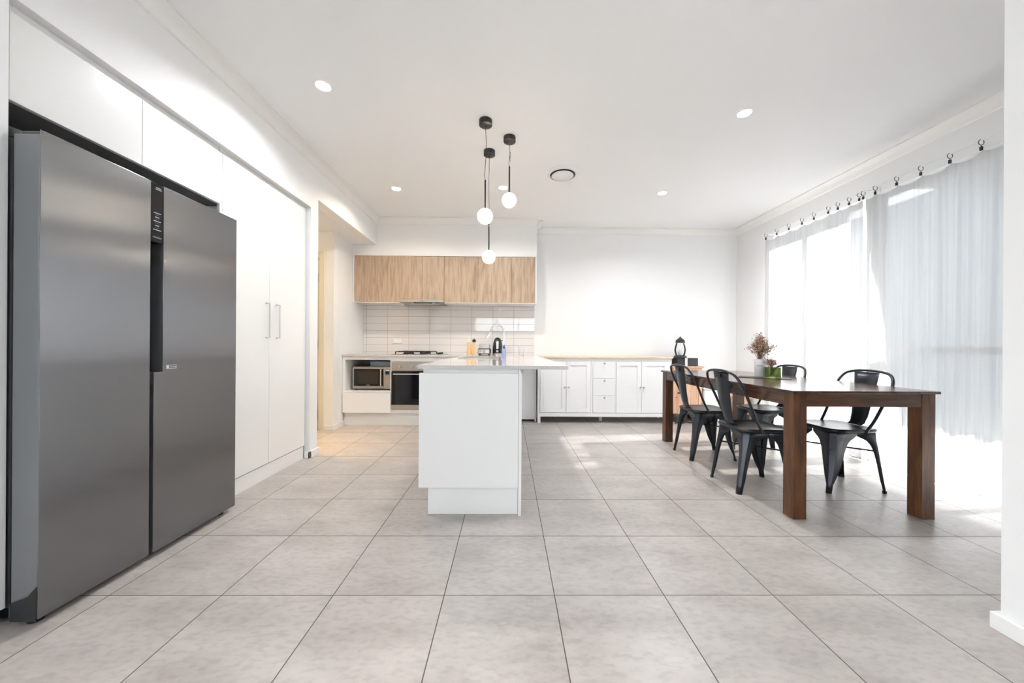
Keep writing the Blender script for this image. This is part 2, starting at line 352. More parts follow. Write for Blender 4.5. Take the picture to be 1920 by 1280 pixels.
# living area behind the camera
rw = MB().box(-3.3, -1.35, -4.1, -4.0, 0, HC-0.001).box(-4.6, -3.3, -4.1, -4.0, 2.3, HC-0.001).box(1.15, 3.46, -4.1, -4.0, 0, HC-0.001).box(-1.35, 1.15, -4.1, -4.0, 0, 1.60).box(-1.35, 1.15, -4.1, -4.0, 2.20, HC-0.001)
struct('wall_rear', rw, M_wall)
o = struct('window_3', MB().box(-1.35, 1.15, -4.08, -4.03, 1.60, 1.64).box(-1.35, 1.15, -4.08, -4.03, 2.16, 2.20).box(-1.35, -1.31, -4.08, -4.03, 1.6, 2.2).box(1.11, 1.15, -4.08, -4.03, 1.6, 2.2).box(-0.5, -0.44, -4.08, -4.03, 1.64, 2.16).box(0.38, 0.42, -4.08, -4.03, 1.64, 2.16), M_trim)
part('pane', box(-1.33, 1.13, -4.06, -4.055, 1.62, 2.18), M_glassw, o)
struct('wall_living', MB().box(-4.6, -4.5, -4.0, -3.8, 0, HC-0.001).box(-4.6, -4.5, -0.6, 1.25, 0, HC-0.001).box(-4.6, -4.5, -3.8, -0.6, 2.3, HC-0.001).box(-4.5, -2.5, 1.25, 1.35, 0, HC-0.001), M_wall)
o = struct('fill_window_4', MB().box(-4.5, -4.45, -4.08, -4.03, 0, 2.3).box(-3.35, -3.3, -4.08, -4.03, 0, 2.3).box(-3.93, -3.87, -4.08, -4.03, 0.05, 2.25).box(-4.45, -3.35, -4.08, -4.03, 2.25, 2.3).box(-4.45, -3.35, -4.08, -4.03, 0.0, 0.05), M_trim)  # unseen glazing added for fill light; position matches a pale tile reflection
part('pane', box(-4.48, -3.32, -4.06, -4.055, 0.02, 2.28), M_glassw, o)
o = struct('fill_window_5', MB().box(-4.58, -4.53, -3.8, -3.75, 0, 2.3).box(-4.58, -4.53, -0.65, -0.6, 0, 2.3).box(-4.58, -4.53, -2.23, -2.17, 0.05, 2.25).box(-4.58, -4.53, -3.75, -0.65, 2.25, 2.3).box(-4.58, -4.53, -3.75, -0.65, 0.0, 0.05), M_trim)  # unseen glazing added to bring more daylight in behind the camera
part('pane', box(-4.56, -4.555, -3.78, -0.62, 0.02, 2.28), M_glassw, o)
# cornices: cove profile
def cove(x, y, sx_, sy_, kind, a, b2):
    pr = [(0, 0), (0.078, 0), (0.078, -0.008), (0.045, -0.018), (0.020, -0.042), (0.010, -0.072), (0, -0.078)]
    if kind == 'Y': return MB().prism([(x+sx_*p, HC-0.0005+q) for p, q in pr], a, b2, 'Y')
    return MB().prism([(y+sy_*p, HC-0.0005+q) for p, q in pr], a, b2, 'X')
struct('trim_2', cove(XL+0.0005, 0, 1, 0, 'Y', -0.3, 4.784), M_trim, smooth='auto')
struct('trim_3', cove(0, 4.7845, 0, -1, 'X', XL+0.001, 0.378), M_trim, smooth='auto')
struct('trim_4', cove(0, YB-0.0005, 0, -1, 'X', 0.38, XR-0.001), M_trim, smooth='auto')
struct('trim_5', cove(XR-0.0005, 0, -1, 0, 'Y', 1.263, YB-0.001), M_trim, smooth='auto')
struct('trim_6', cove(0.3785, 0, 1, 0, 'Y', 4.785, YB-0.001), M_trim, smooth='auto')
# baseboards
struct('baseboard_pier', MB().box(XL, XL+0.018, 3.19, 3.338, 0, 0.06).box(XD+0.004, XL+0.018, 3.19, 3.213, 0, 0.06).box(-1.92, XL+0.018, 3.3385, 3.354, 0, 0.06), M_trim, bevel=0.003)
struct('baseboard_hall', MB().box(-2.214, -2.092, 4.252, 4.269, 0, 0.06).box(-2.109, -2.092, 4.269, 4.535, 0, 0.06), M_trim, bevel=0.003)
struct('baseboard_nib', MB().box(1.777, 1.794, -4.0, 1.28, 0, 0.06).box(1.794, 1.90, 1.263, 1.28, 0, 0.06), M_trim, bevel=0.003)
struct('baseboard_back', MB().box(0.39, XR-0.001, YB-0.018, YB-0.001, 0, 0.06), M_trim, bevel=0.003)
struct('baseboard_right', MB().box(XR-0.018, XR-0.001, 4.42, YB-0.02, 0, 0.06), M_trim, bevel=0.003)
# backsplash
struct('wall_splashback', box(-2.108, 0.375, YB-0.008, YB-0.001, 0.905, 1.608), M_splash)

# outside
o = single('paving', box(3.47, 14, -6, 12, -0.16, -0.04), M_ground, 'pale paved ground outside the curtained sliding doors', 'paving'); o['kind'] = 'structure'
o = single('sky_screen_fence', box(9.0, 9.08, -6, 14, -0.04, 4.4), M_sky_screen, 'unseen grey screen added outside to block the sky behind the curtains', 'fence'); o['kind'] = 'structure'  # tall screen added to keep bright sky out of the curtains
o = single('patio_roof', box(3.47, 5.75, -3.0, 3.22, 2.50, 2.62), M_eave, 'pale patio roof edge outside the nearer sliding door', 'roof'); o['kind'] = 'structure'
o = single('lawn', box(-14, 10, -16, -4.11, -0.16, -0.04).box(-14, -4.61, -4.10, 1.3, -0.16, -0.04), M_ground, 'pale paving outside the living area window', 'paving'); o['kind'] = 'structure'

# ================================================================== TALL CABINETS AND FRIDGE
t = thing('tall_cabinet', (-2.1, 0.9, 0), 'plain white tall cabinet end at the far left edge beside the fridge', 'cabinet')
part('side_panel', box(-2.49, -1.83, 0.55, 1.272, 0.075, 2.271), M_cab, t)
part('door', box(-1.829, -1.809, 0.55, 1.2895, 0.065, 2.271), M_ceil, t, bevel=0.0015)
part('kickboard', box(-2.45, -1.86, 0.56, 1.262, 0.0, 0.075), M_black, t)

t = thing('overhead_cabinet', (-2.1, 1.8, 1.915), 'white two-door cabinet above the steel fridge', 'cabinet')
part('body', box(-2.49, XD-0.021, 1.28, 2.297, 1.915, 2.271), M_cabdark, t, label='underside panel with its shade put into the colour')
part('filler', box(XD-0.02, XD-0.006, 1.28, 1.308, 1.915, 2.271), M_cab, t)
part('door', box(XD-0.02, XD, 1.311, 1.779, 1.915, 2.243), M_cab, t, bevel=0.001)
part('door', box(XD-0.02, XD, 1.782, 2.253, 1.915, 2.243), M_cab, t, bevel=0.001)
part('top_filler', box(XD-0.02, XD-0.010, 1.3085, 2.2555, 2.244, 2.271), M_cab, t)

t = thing('pantry_cabinet', (-2.1, 2.8, 0), 'tall white two-door pantry between the fridge and the hall opening', 'cabinet')
part('body', box(-2.49, XD-0.021, 2.30, 3.20, 0.10, 2.271), M_cab, t)
part('side_panel', box(XD-0.02, XD-0.002, 2.256, 2.2745, 0.0, 2.271), M_cab, t)
for a, b2, hy in ((2.276, 2.724, 2.685), (2.727, 3.202, 2.805)):
    dd = part('door', box(XD-0.02, XD, a, b2, 0.115, 2.243), M_cab, t, bevel=0.001)
    part('handle', MB().tube([(XD, hy, 1.335), (XD+0.03, hy, 1.335), (XD+0.03, hy, 1.075), (XD, hy, 1.075)], 0.0055, 8), M_nickel, dd, 'auto')
part('top_filler', box(XD-0.02, XD-0.010, 2.276, 3.212, 2.244, 2.271), M_cab, t)
part('end_filler', box(XD-0.02, XD-0.012, 3.203, 3.213, 0.115, 2.243), M_cab, t)
part('kickboard', box(-2.45, XD-0.006, 2.276, 3.189, 0.0, 0.108), M_cab, t)

t = thing('refrigerator', (-2.1, 1.74, 0), 'large dark stainless steel side-by-side fridge on the left', 'fridge')
XF = -1.685
part('body', box(-2.47, -1.815, 1.30, 2.19, 0.055, 1.770), M_fside, t, bevel=0.004)
part('gasket', box(-1.8145, -1.785, 1.312, 2.18, 0.07, 1.74), M_rubber, t)
ld = part('door', MB().box(-1.784, XF-0.004, 1.284, 1.672, 0.03, 1.775), M_fside, t, bevel=0.004)
part('door_skin', box(XF-0.004, XF, 1.283, 1.673, 0.028, 1.789), M_steel, ld, bevel=0.0012, label='brushed steel door front')
part('lower_recess', MB().prism([(-1.784, 0.02), (XF-0.006, 0.02), (XF-0.006, 0.145), (-1.72, 0.11), (-1.784, 0.085)], 1.2815, 1.2835, 'Y'), M_fdark, ld)
rd = part('door', MB().prism([(1.694, 0.03), (2.194, 0.03), (2.194, 1.775), (1.737, 1.775), (1.737, 0.885), (1.694, 0.885)], -1.784, XF-0.004, 'X'), M_fside, t)
part('door_skin', MB().prism([(1.692, 0.028), (2.195, 0.028), (2.195, 1.789), (1.735, 1.789), (1.735, 0.887), (1.692, 0.887)], XF-0.004, XF, 'X'), M_steel, rd, bevel=0.0012, label='brushed steel door front with stepped handle edge')
em = MB().box(XF, XF+0.0008, 1.752, 1.804, 0.899, 0.9005).box(XF, XF+0.0008, 1.752, 1.804, 0.916, 0.9175).box(XF, XF+0.0008, 1.752, 1.7535, 0.899, 0.9175).box(XF, XF+0.0008, 1.8025, 1.804, 0.899, 0.9175).box(XF, XF+0.0008, 1.756, 1.764, 0.9025, 0.9145)
em.add(*(lambda q: (q.v, q.f))(text_mb('Inverter Linear', 0.0065, FACE_X(XF+0.0006, 1.783, 0.908))))
part('badge', em, M_printw, rd, label='small silver outlined badge')
pb = part('handle_recess', MB().box(-1.775, -1.745, 1.6735, 1.7345, 0.888, 1.505).box(-1.775, -1.73, 1.6735, 1.690, 0.03, 0.888), M_blackg, t, label='deep black handle recess')
cp = part('control_panel', box(-1.775, XF-0.002, 1.6745, 1.7335, 1.506, 1.787), M_blackg, t, bevel=0.002, label='glossy black control panel')
g1 = MB()
for i, (z, wd) in enumerate(((1.645, 0.034), (1.625, 0.020), (1.606, 0.034), (1.585, 0.018), (1.565, 0.038))):
    g1.box(XF-0.0019, XF-0.0012, 1.7045-wd/2, 1.7045+wd/2, z, z+0.0028)
part('indicator', g1, M_printw, cp)
g2 = MB()
for z in (1.6365, 1.6165, 1.5965, 1.5755): g2.box(XF-0.0019, XF-0.0012, 1.6945, 1.7145, z, z+0.0018)
part('indicator', g2, M_printg, cp)
part('brand_strip', box(XF-0.0019, XF-0.0012, 1.684, 1.725, 1.527, 1.533), M_printg, cp)
tx = text_mb('DIGITAL', 0.0065, FACE_X(XF-0.0015, 1.711, 1.768)); tq = text_mb('INVERTER', 0.0065, FACE_X(XF-0.0015, 1.711, 1.7605)); tx.add(tq.v, tq.f)
part('lettering', tx, M_printw, cp)
part('hinge_cover', MB().prism([(-1.96, 1.771), (-1.80, 1.771), (-1.772, 1.780), (-1.80, 1.803), (-1.85, 1.822), (-1.96, 1.826)], 1.305, 1.40, 'Y'), M_fcap, t, bevel=0.006)
part('door_cap', box(-1.762, -1.694, 1.288, 1.33, 1.7755, 1.788), M_fcap, t, bevel=0.004)
part('door_cap', box(-1.755, -1.694, 2.10, 2.19, 1.7755, 1.788), M_fcap, t, bevel=0.004)
hb = MB().box(-1.795, -1.765, 1.286, 1.31, 0.028, 0.07)
part('hinge_bracket', hb, M_blue, t, bevel=0.003, label='blue grey lower hinge bracket')
for (x, y) in ((-1.74, 1.32), (-1.74, 2.14), (-2.4, 1.36), (-2.4, 2.12)):
    part('foot', MB().lathe(x, y, [(0.022, 0.0), (0.024, 0.012), (0.012, 0.014), (0.012, 0.03 if x > -2 else 0.055)], 12), M_black, t, 'auto')
part('toe_grille', box(-2.44, -1.80, 1.31, 2.18, 0.012, 0.0545), M_rubber, t)

# ================================================================== KITCHEN BACK RUN
YF = 4.50
t = thing('kitchen_benchtop', (-0.9, 4.2, 0.88), 'L-shaped pale stone benchtop running along the splashback and over the white island', 'benchtop')
part('slab', MB().prism([(-2.109, 4.475), (-0.545, 4.475), (-0.545, 2.11), (0.360, 2.11), (0.360, YB-0.009), (-2.109, YB-0.009)], 0.883, 0.905, 'Z'), M_stone, t, bevel=0.001)

t = thing('base_cabinet', (-1.8, 4.8, 0), 'white base cabinet with an open microwave niche above a drawer', 'cabinet')
bc = MB().box(-2.107, -2.072, YF, 5.12, 0.165, 0.8825).box(-1.502, -1.487, YF, 5.12, 0.165, 0.8825)
bc.box(-2.072, -1.502, YF+0.001, 5.12, 0.838, 0.8825).box(-2.072, -1.502, YF, 5.12, 0.424, 0.440).box(-2.072, -1.502, 5.10, 5.12, 0.44, 0.838).box(-2.072, -1.502, YF+0.025, 5.12, 0.165, 0.424)
part('body', bc, M_cab, t, bevel=0.001)
part('drawer', box(-2.098, -1.492, YF-0.018, YF-0.001, 0.168, 0.420), M_cab, t, bevel=0.0015)
part('kickboard', box(-2.105, -0.5, YF+0.04, YF+0.055, 0.0, 0.163), M_cab, t)
t = thing('base_cabinet', (-1.0, 4.8, 0), 'white oven housing and base cabinet beside the island under the cooktop', 'cabinet')
bc = MB().box(-1.486, -0.888, YF, 5.12, 0.820, 0.8825).box(-1.486, -0.888, YF, 5.12, 0.165, 0.208).box(-0.887, -0.57, YF, 5.12, 0.165, 0.8825)
part('body', bc, M_cab, t, bevel=0.001)
part('door', box(-0.885, -0.572, YF-0.018, YF-0.001, 0.168, 0.85), M_cab, t, bevel=0.0015)

t = thing('oven', (-1.187, 4.8, 0.21), 'stainless steel built-in oven with black glass door below the cooktop', 'oven')
part('body', box(-1.480, -0.894, YF+0.004, 5.08, 0.214, 0.815), M_fdark, t)
fp = part('control_panel', box(-1.484, -0.890, YF-0.018, YF+0.003, 0.700, 0.816), M_cooksteel, t, bevel=0.002)
for x in (-1.375, -1.22, -1.15, -1.04, -0.95):
    part('knob', MB().tube([(x, YF-0.018, 0.757), (x, YF-0.045, 0.757)], [0.018, 0.015], 16), M_nickel, fp, 'auto')
dr = part('door', box(-1.484, -0.890, YF-0.018, YF+0.003, 0.272, 0.692), M_blackg, t, bevel=0.002)
part('handle', MB().tube([(-1.45, YF-0.018, 0.655), (-1.45, YF-0.05, 0.662), (-0.93, YF-0.05, 0.662), (-0.93, YF-0.018, 0.655)], 0.008, 10), M_chrome, dr, 'auto')
part('lower_trim', box(-1.484, -0.890, YF-0.018, YF+0.003, 0.212, 0.270), M_cooksteel, t, bevel=0.002)

t = thing('microwave', (-1.79, 4.8, 0.445), 'silver and black microwave inside the open cabinet niche', 'microwave')
part('case', box(-2.035, -1.535, 4.63, 5.0, 0.455, 0.745), M_cooksteel, t, bevel=0.004)
dr = part('door', box(-2.030, -1.628, 4.615, 4.629, 0.462, 0.738), M_cooksteel, t, bevel=0.003)
part('door_glass', box(-2.012, -1.632, 4.611, 4.6145, 0.492, 0.716), M_blackg, dr)
part('window', box(-1.965, -1.695, 4.6095, 4.6108, 0.520, 0.690), P('microwave_mesh_window', (0.03, 0.024, 0.018), 0.25), dr)
part('handle', MB().box(-1.662, -1.648, 4.585, 4.600, 0.495, 0.715).box(-1.660, -1.650, 4.600, 4.611, 0.50, 0.515).box(-1.660, -1.650, 4.600, 4.611, 0.695, 0.71), M_chrome, dr, bevel=0.002)
part('logo', text_mb('smeg', 0.022, FACE_Y(-1.83, 4.609, 0.507)), M_printw, dr)
cp = part('control_panel', box(-1.626, -1.540, 4.616, 4.629, 0.462, 0.738), M_cooksteel, t, bevel=0.002)
part('display', box(-1.605, -1.555, 4.613, 4.6155, 0.645, 0.705), M_blackg, cp)
part('display_digits', text_mb('12:48', 0.018, FACE_Y(-1.58, 4.6125, 0.695)), emis('blue_display', (0.3, 0.5, 1.0), 2), cp)
kb = MB()
for i in range(3):
    for j in range(5): kb.box(-1.603+i*0.017, -1.591+i*0.017, 4.6135, 4.6155, 0.50+j*0.026, 0.512+j*0.026)
part('keypad', kb, M_nickel, cp)
for (x, y) in ((-2.0, 4.67), (-1.57, 4.67), (-2.0, 4.96), (-1.57, 4.96)):
    part('foot', MB().lathe(x, y, [(0.012, 0.4405), (0.012, 0.455)], 10), M_black, t)
single('folded_mat', MB().box(-2.02, -1.86, 4.66, 4.90, 0.7455, 0.758).box(-2.0, -1.88, 4.68, 4.88, 0.758, 0.768), M_black, 'thin black item lying on top of the microwave', 'mat', bevel=0.003)
single('storage_tub', box(-1.84, -1.55, 4.70, 4.95, 0.7455, 0.812), M_tub, 'pale blue plastic tub on top of the microwave', 'tub', bevel=0.012)

# cooktop
t = thing('gas_cooktop', (-1.187, 4.8, 0.905), 'steel gas cooktop with black trivets set in the benchtop', 'cooktop')
part('tray', box(-1.52, -0.86, 4.58, 5.04, 0.9052, 0.911), M_cooksteel, t, bevel=0.002)
for bx in (-1.36, -1.13):
    for by in (4.70, 4.92):
        part('burner', MB().lathe(bx, by, [(0.045, 0.911), (0.045, 0.922), (0.032, 0.924), (0.032, 0.932), (0.005, 0.934)], 16), M_black, t, 'auto')
for gx in (-1.36, -1.13):
    g = MB()
    for x in (gx-0.11, gx+0.11): g.box(x-0.005, x+0.005, 4.60, 5.02, 0.936, 0.948)
    for y in (4.60, 4.805, 5.01): g.box(gx-0.11, gx+0.11, y, y+0.01, 0.936, 0.948)
    for y in (4.70, 4.92):
        for x in (gx-0.11, gx+0.04): g.box(x, x+0.07, y-0.004, y+0.004, 0.940, 0.952)
        g.box(gx-0.004, gx+0.004, y-0.09, y-0.035, 0.940, 0.952).box(gx-0.004, gx+0.004, y+0.035, y+0.09, 0.940, 0.952)
    for x in (gx-0.11, gx+0.11):
        for y in (4.605, 5.015): g.box(x-0.006, x+0.006, y-0.006, y+0.006, 0.911, 0.937)
    part('trivet', g, M_black, t)
for i in range(4):
    part('knob', MB().lathe(-0.92, 4.64+i*0.08, [(0.018, 0.911), (0.016, 0.934)], 14), M_black, t, 'auto')

# overhead kitchen cabinets
t = thing('wall_cabinet', (-0.87, 4.95, 1.61), 'row of pale oak laminate overhead cupboards in a white frame above the splashback', 'cabinet')
part('body', MB().box(-2.09, -1.476, 4.802, 5.13, 1.612, 2.235).box(-1.475, -0.876, 4.802, 5.13, 1.66, 2.235).box(-0.875, 0.358, 4.802, 5.13, 1.612, 2.235), P('door_gap_shade_brown', (0.12, 0.075, 0.05), 0.6), t)  # dark carcass colour carries the shade in the door gaps
fr = MB().box(-2.107, 0.376, 4.775, 5.13, 2.236, 2.260).box(0.3585, 0.376, 4.779, 5.13, 1.606, 2.2355).box(-2.107, -2.0905, 4.779, 5.13, 1.606, 2.2355)
fr.box(-2.09, -1.477, 4.786, 5.12, 1.603, 1.6115).box(-0.874, 0.358, 4.786, 5.12, 1.603, 1.6115)
part('frame', fr, M_cab, t, bevel=0.001, label='white surrounding frame')
for a, b2, z in ((-2.088, -1.477, 1.613), (-1.474, -1.177, 1.652), (-1.174, -0.878, 1.652), (-0.875, -0.422, 1.613), (-0.419, 0.036, 1.613), (0.039, 0.356, 1.613)):
    part('door', box(a, b2, 4.782, 4.801, z, 2.233), M_oak, t, bevel=0.001)
t = thing('range_hood', (-1.175, 4.9, 1.6), 'slim stainless slide-out range hood under the oak cupboards', 'range hood')
part('front_strip', box(-1.473, -0.878, 4.768, 4.80, 1.613, 1.648), M_cooksteel, t, bevel=0.002)
part('canopy', MB().prism([(4.8005, 1.613), (5.05, 1.600), (5.05, 1.658), (4.8005, 1.658)], -1.468, -0.884, 'X'), M_cooksteel, t)
part('filter', box(-1.38, -0.97, 4.85, 5.02, 1.596, 1.6035), M_nickel, t)
part('lamp', MB().lathe(-1.32, 4.83, [(0.02, 1.604), (0.02, 1.612)], 14), M_printw, t)
part('lamp', MB().lathe(-1.03, 4.83, [(0.02, 1.604), (0.02, 1.612)], 14), M_printw, t)
part('logo', text_mb('smeg', 0.022, FACE_Y(-1.175, 4.7672, 1.632)), M_fdark, t)

t = thing('power_outlet', (-1.61, YB-0.008, 1.06), 'white double power outlet on the splashback tiles', 'power outlet')
part('plate', box(-1.675, -1.545, YB-0.018, YB-0.0085, 1.058, 1.124), M_trim, t, bevel=0.003)
for x in (-1.645, -1.575): part('switch', box(x-0.006, x+0.006, YB-0.021, YB-0.018, 1.10, 1.115), M_trim, t)

# ================================================================== ISLAND
t = thing('kitchen_island', (-0.22, 3.3, 0), 'white kitchen island cabinet with its plain end panel facing the camera', 'kitchen island')
part('end_panel', MB().box(-0.536, 0.062, 2.122, 2.14, 0.168, 0.858).box(-0.49, 0.062, 2.135, 2.15, 0.8585, 0.8825), M_cab, t, bevel=0.001)
part('body', box(-0.515, 0.062, 2.142, 4.47, 0.166, 0.8825), M_cab, t)
part('back_panel', MB().prism([(0.0635, 0.0), (0.082, 0.0), (0.082, 0.855), (0.068, 0.882), (0.0635, 0.882)], 2.122, 4.795, 'Y'), M_cab, t)
part('kickboard', box(-0.484, 0.062, 2.146, 4.49, 0.0, 0.165), M_cab, t)
for i in range(4):
    y0 = 2.144+i*0.58
    part('door', box(-0.536, -0.517, y0+0.002, y0+0.577, 0.168, 0.852), M_cab, t, bevel=0.001)
part('support_panel', box(0.084, 0.362, 4.80, 4.82, 0.03, 0.8825), M_cab, t, bevel=0.001)
part('support_cheek', box(0.3625, 0.381, 4.79, 5.12, 0.0, 0.8825), M_cab, t)
part('plinth', box(0.084, 0.36, 4.83, 4.845, 0.0, 0.029), M_fdark, t)

# sink and tap set in the benchtop
t = thing('kitchen_sink', (-0.27, 3.62, 0.905), 'inset stainless steel sink in the island benchtop', 'sink')
sk = MB().box(-0.47, -0.09, 3.26, 3.28, 0.9055, 0.911).box(-0.47, -0.09, 3.96, 3.98, 0.9055, 0.911).box(-0.47, -0.45, 3.28, 3.96, 0.9055, 0.911).box(-0.11, -0.09, 3.28, 3.96, 0.9055, 0.911)
part('rim', sk, M_nickel, t, bevel=0.002)
part('bowl', box(-0.4495, -0.1105, 3.281, 3.959, 0.9054, 0.9065), M_nickel, t)
part('drain', MB().lathe(-0.28, 3.62, [(0.035, 0.9066), (0.035, 0.909), (0.01, 0.9085)], 16), M_chrome, t, 'auto')

t = thing('kitchen_tap', (-0.05, 3.66, 0.905), 'tall chrome gooseneck tap on the island benchtop', 'tap')
part('base', MB().lathe(-0.05, 3.66, [(0.026, 0.9052), (0.026, 0.93), (0.018, 0.94), (0.018, 1.0), (0.0135, 1.01)], 18), M_chrome, t, 'auto')
pts = [(-0.05, 3.66, 0.99), (-0.05, 3.66, 1.15)]
for i in range(0, 13):
    a = i/12*PI*0.83; pts.append((-0.05-0.068+0.068*math.cos(a), 3.66-0.003*i, 1.165+0.075*math.sin(a)))
pts += [(-0.198, 3.62, 1.14)]
part('spout', MB().tube(pts, 0.0105, 12), M_chrome, t, 'auto')
part('nozzle', MB().tube([(-0.196, 3.62, 1.146), (-0.222, 3.62, 1.098)], [0.0125, 0.0135], 12), M_chrome, t, 'auto')
part('lever', MB().tube([(-0.034, 3.66, 0.975), (-0.020, 3.655, 0.985), (-0.012, 3.65, 1.01)], [0.008, 0.006, 0.005], 8), M_chrome, t, 'auto')

t = thing('dish_soap_bottle', (-0.043, 3.45, 0.905), 'small blue tinted dish soap bottle standing in front of the tap', 'bottle')
part('body', MB().lathe(-0.043, 3.45, [(0.015, 0.9052), (0.021, 0.912), (0.022, 0.965), (0.017, 0.99), (0.010, 0.999)], 16), M_blueg, t, 'auto')
part('cap', MB().lathe(-0.043, 3.45, [(0.012, 0.999), (0.012, 1.012), (0.007, 1.016), (0.006, 1.035)], 12), P('navy_cap', (0.03, 0.06, 0.3), 0.3), t, 'auto')
t = thing('glass_carafe', (0.16, 4.35, 0.905), 'clear drinking glass on the benchtop right of the tap', 'glass')
part('wall', MB().lathe(0.16, 4.35, [(0.030, 0.9052), (0.036, 1.02), (0.0335, 1.02), (0.0275, 0.912)], 20, caps=False), M_glass, t, 'auto')
part('base', MB().lathe(0.16, 4.35, [(0.0295, 0.9053), (0.0295, 0.911)], 20), M_glass, t)

def mill(x, y, top, lab, h=0.0):
    t = thing('pepper_mill' if top is M_black else 'salt_mill', (x, y, 0.905), lab, 'grinder')
    part('foot', MB().lathe(x, y, [(0.027, 0.9052), (0.028, 0.915), (0.026, 0.922)], 18), M_glass, t, 'auto')
    part('body', MB().lathe(x, y, [(0.026, 0.9222), (0.027, 0.96), (0.024, 1.0), (0.020, 1.03), (0.021, 1.068)], 18), M_mill, t, 'auto')
    part('cap', MB().lathe(x, y, [(0.0205, 1.0682), (0.021, 1.085), (0.0235, 1.092), (0.0235, 1.098), (0.008, 1.102), (0.006, 1.110), (0.002, 1.112)], 18), top, t, 'auto')
mill(-0.474, 4.22, M_cream, 'wooden salt mill with a white top left of its black-topped pair')
mill(-0.412, 4.22, M_black, 'wooden pepper mill with a black top beside the toaster')

t = thing('toaster', (-0.335, 4.9, 0.905), 'silver and black toaster beside the kettle on the back bench', 'toaster')
part('body', box(-0.422, -0.248, 4.84, 5.02, 0.912, 0.990), M_black, t, bevel=0.012)
fp = part('front_plate', box(-0.418, -0.262, 4.832, 4.8395, 0.922, 0.978), M_nickel, t, bevel=0.002)
part('dial', MB().tube([(-0.335, 4.832, 0.949), (-0.335, 4.820, 0.949)], 0.017, 18), M_black, fp, 'auto')
part('dial_face', MB().tube([(-0.335, 4.8198, 0.949), (-0.335, 4.818, 0.949)], 0.010, 18), M_chrome, fp)
part('dial', MB().tube([(-0.385, 4.832, 0.949), (-0.385, 4.822, 0.949)], 0.013, 18), M_chrome, fp, 'auto')
part('warming_rack', MB().tube([(-0.405, 4.88, 0.99), (-0.405, 4.88, 1.045), (-0.265, 4.88, 1.045), (-0.265, 4.88, 0.99)], 0.004).tube([(-0.405, 4.98, 0.99), (-0.405, 4.98, 1.045), (-0.265, 4.98, 1.045), (-0.265, 4.98, 0.99)], 0.004).box(-0.40, -0.27, 4.885, 4.975, 1.0, 1.035), M_nickel, t, 'auto')
for x, y in ((-0.40, 4.86), (-0.27, 4.86), (-0.40, 5.0), (-0.27, 5.0)): part('foot', MB().lathe(x, y, [(0.01, 0.9052), (0.01, 0.913)], 10), M_rubber, t)

t = thing('electric_kettle', (-0.152, 4.9, 0.905), 'black domed electric kettle with a clear gauge behind the tap', 'kettle')
part('base', MB().lathe(-0.152, 4.9, [(0.070, 0.9052), (0.072, 0.912), (0.068, 0.924)], 24), M_nickel, t, 'auto')
part('body', MB().lathe(-0.152, 4.9, [(0.066, 0.9242), (0.069, 0.96), (0.067, 1.02), (0.060, 1.07), (0.049, 1.11), (0.030, 1.137), (0.006, 1.146)], 24), P('kettle_black', (0.01, 0.016, 0.018), 0.15), t, 'auto')
part('gauge', MB().prism([(-0.166, 0.985), (-0.138, 0.985), (-0.135, 1.09), (-0.169, 1.09)], 4.828, 4.842, 'Y'), M_printw, t, bevel=0.003)
part('switch', box(-0.166, -0.138, 4.823, 4.835, 0.940, 0.968), M_nickel, t, bevel=0.003)
part('handle', MB().tube([(-0.105, 4.96, 1.10), (-0.07, 5.0, 1.11), (-0.06, 5.01, 1.05), (-0.085, 4.975, 0.96)], 0.009, 8), M_black, t, 'auto')

# ================================================================== SIDEBOARD
YS = 4.70
t = thing('sideboard', (1.28, 4.9, 0), 'long white sideboard with a pine top, four doors and three drawers', 'sideboard')
part('top', box(0.386, 2.196, 4.682, 5.115, 0.868, 0.890), M_pinex, t, bevel=0.003, label='pale pine top board')
sb = MB().box(0.395, 2.188, YS+0.016, 5.105, 0.125, 0.8675)
part('body', sb, M_side, t)
fr = MB().box(0.395, 2.188, YS, YS+0.0155, 0.832, 0.8675).box(0.395, 2.188, YS, YS+0.0155, 0.088, 0.138)
for a, b2 in ((0.395, 0.424), (1.106, 1.130), (1.430, 1.443), (2.150, 2.188)): fr.box(a, b2, YS, YS+0.0155, 0.1385, 0.8315)
part('frame', fr, M_side, t, bevel=0.001)
def sdoor(a, b2, z0, z1, kx, kz, nm='door'):
    st = 0.055 if nm == 'door' else 0.03
    m = MB().box(a, a+st, YS-0.004, YS+0.0153, z0, z1).box(b2-st, b2, YS-0.004, YS+0.0153, z0, z1).box(a+st, b2-st, YS-0.004, YS+0.0153, z0, z0+st).box(a+st, b2-st, YS-0.004, YS+0.0153, z1-st, z1)
    m.box(a+st, b2-st, YS+0.006, YS+0.0153, z0+st, z1-st)
    if nm != 'door': m = MB().box(a, b2, YS-0.004, YS+0.0153, z0, z1)
    dd = part(nm, m, M_side, t, bevel=0.0012)
    part('knob', MB().tube([(kx, YS-0.004, kz), (kx, YS-0.016, kz), (kx, YS-0.018, kz), (kx, YS-0.028, kz), (kx, YS-0.032, kz)], [0.005, 0.005, 0.012, 0.014, 0.008], 14), M_nickel, dd, 'auto')
sdoor(0.427, 0.774, 0.142, 0.828, 0.752, 0.482); sdoor(0.778, 1.103, 0.142, 0.828, 0.802, 0.482)
sdoor(1.446, 1.783, 0.142, 0.828, 1.764, 0.484); sdoor(1.787, 2.147, 0.142, 0.828, 1.806, 0.484)
for z0, z1, kz in ((0.604, 0.828, 0.803), (0.373, 0.600, 0.574), (0.142, 0.369, 0.346)): sdoor(1.133, 1.427, z0, z1, 1.281, kz, 'drawer')
part('hinge', box(0.4255, 0.4285, YS-0.006, YS-0.001, 0.19, 0.235), M_nickel, t)
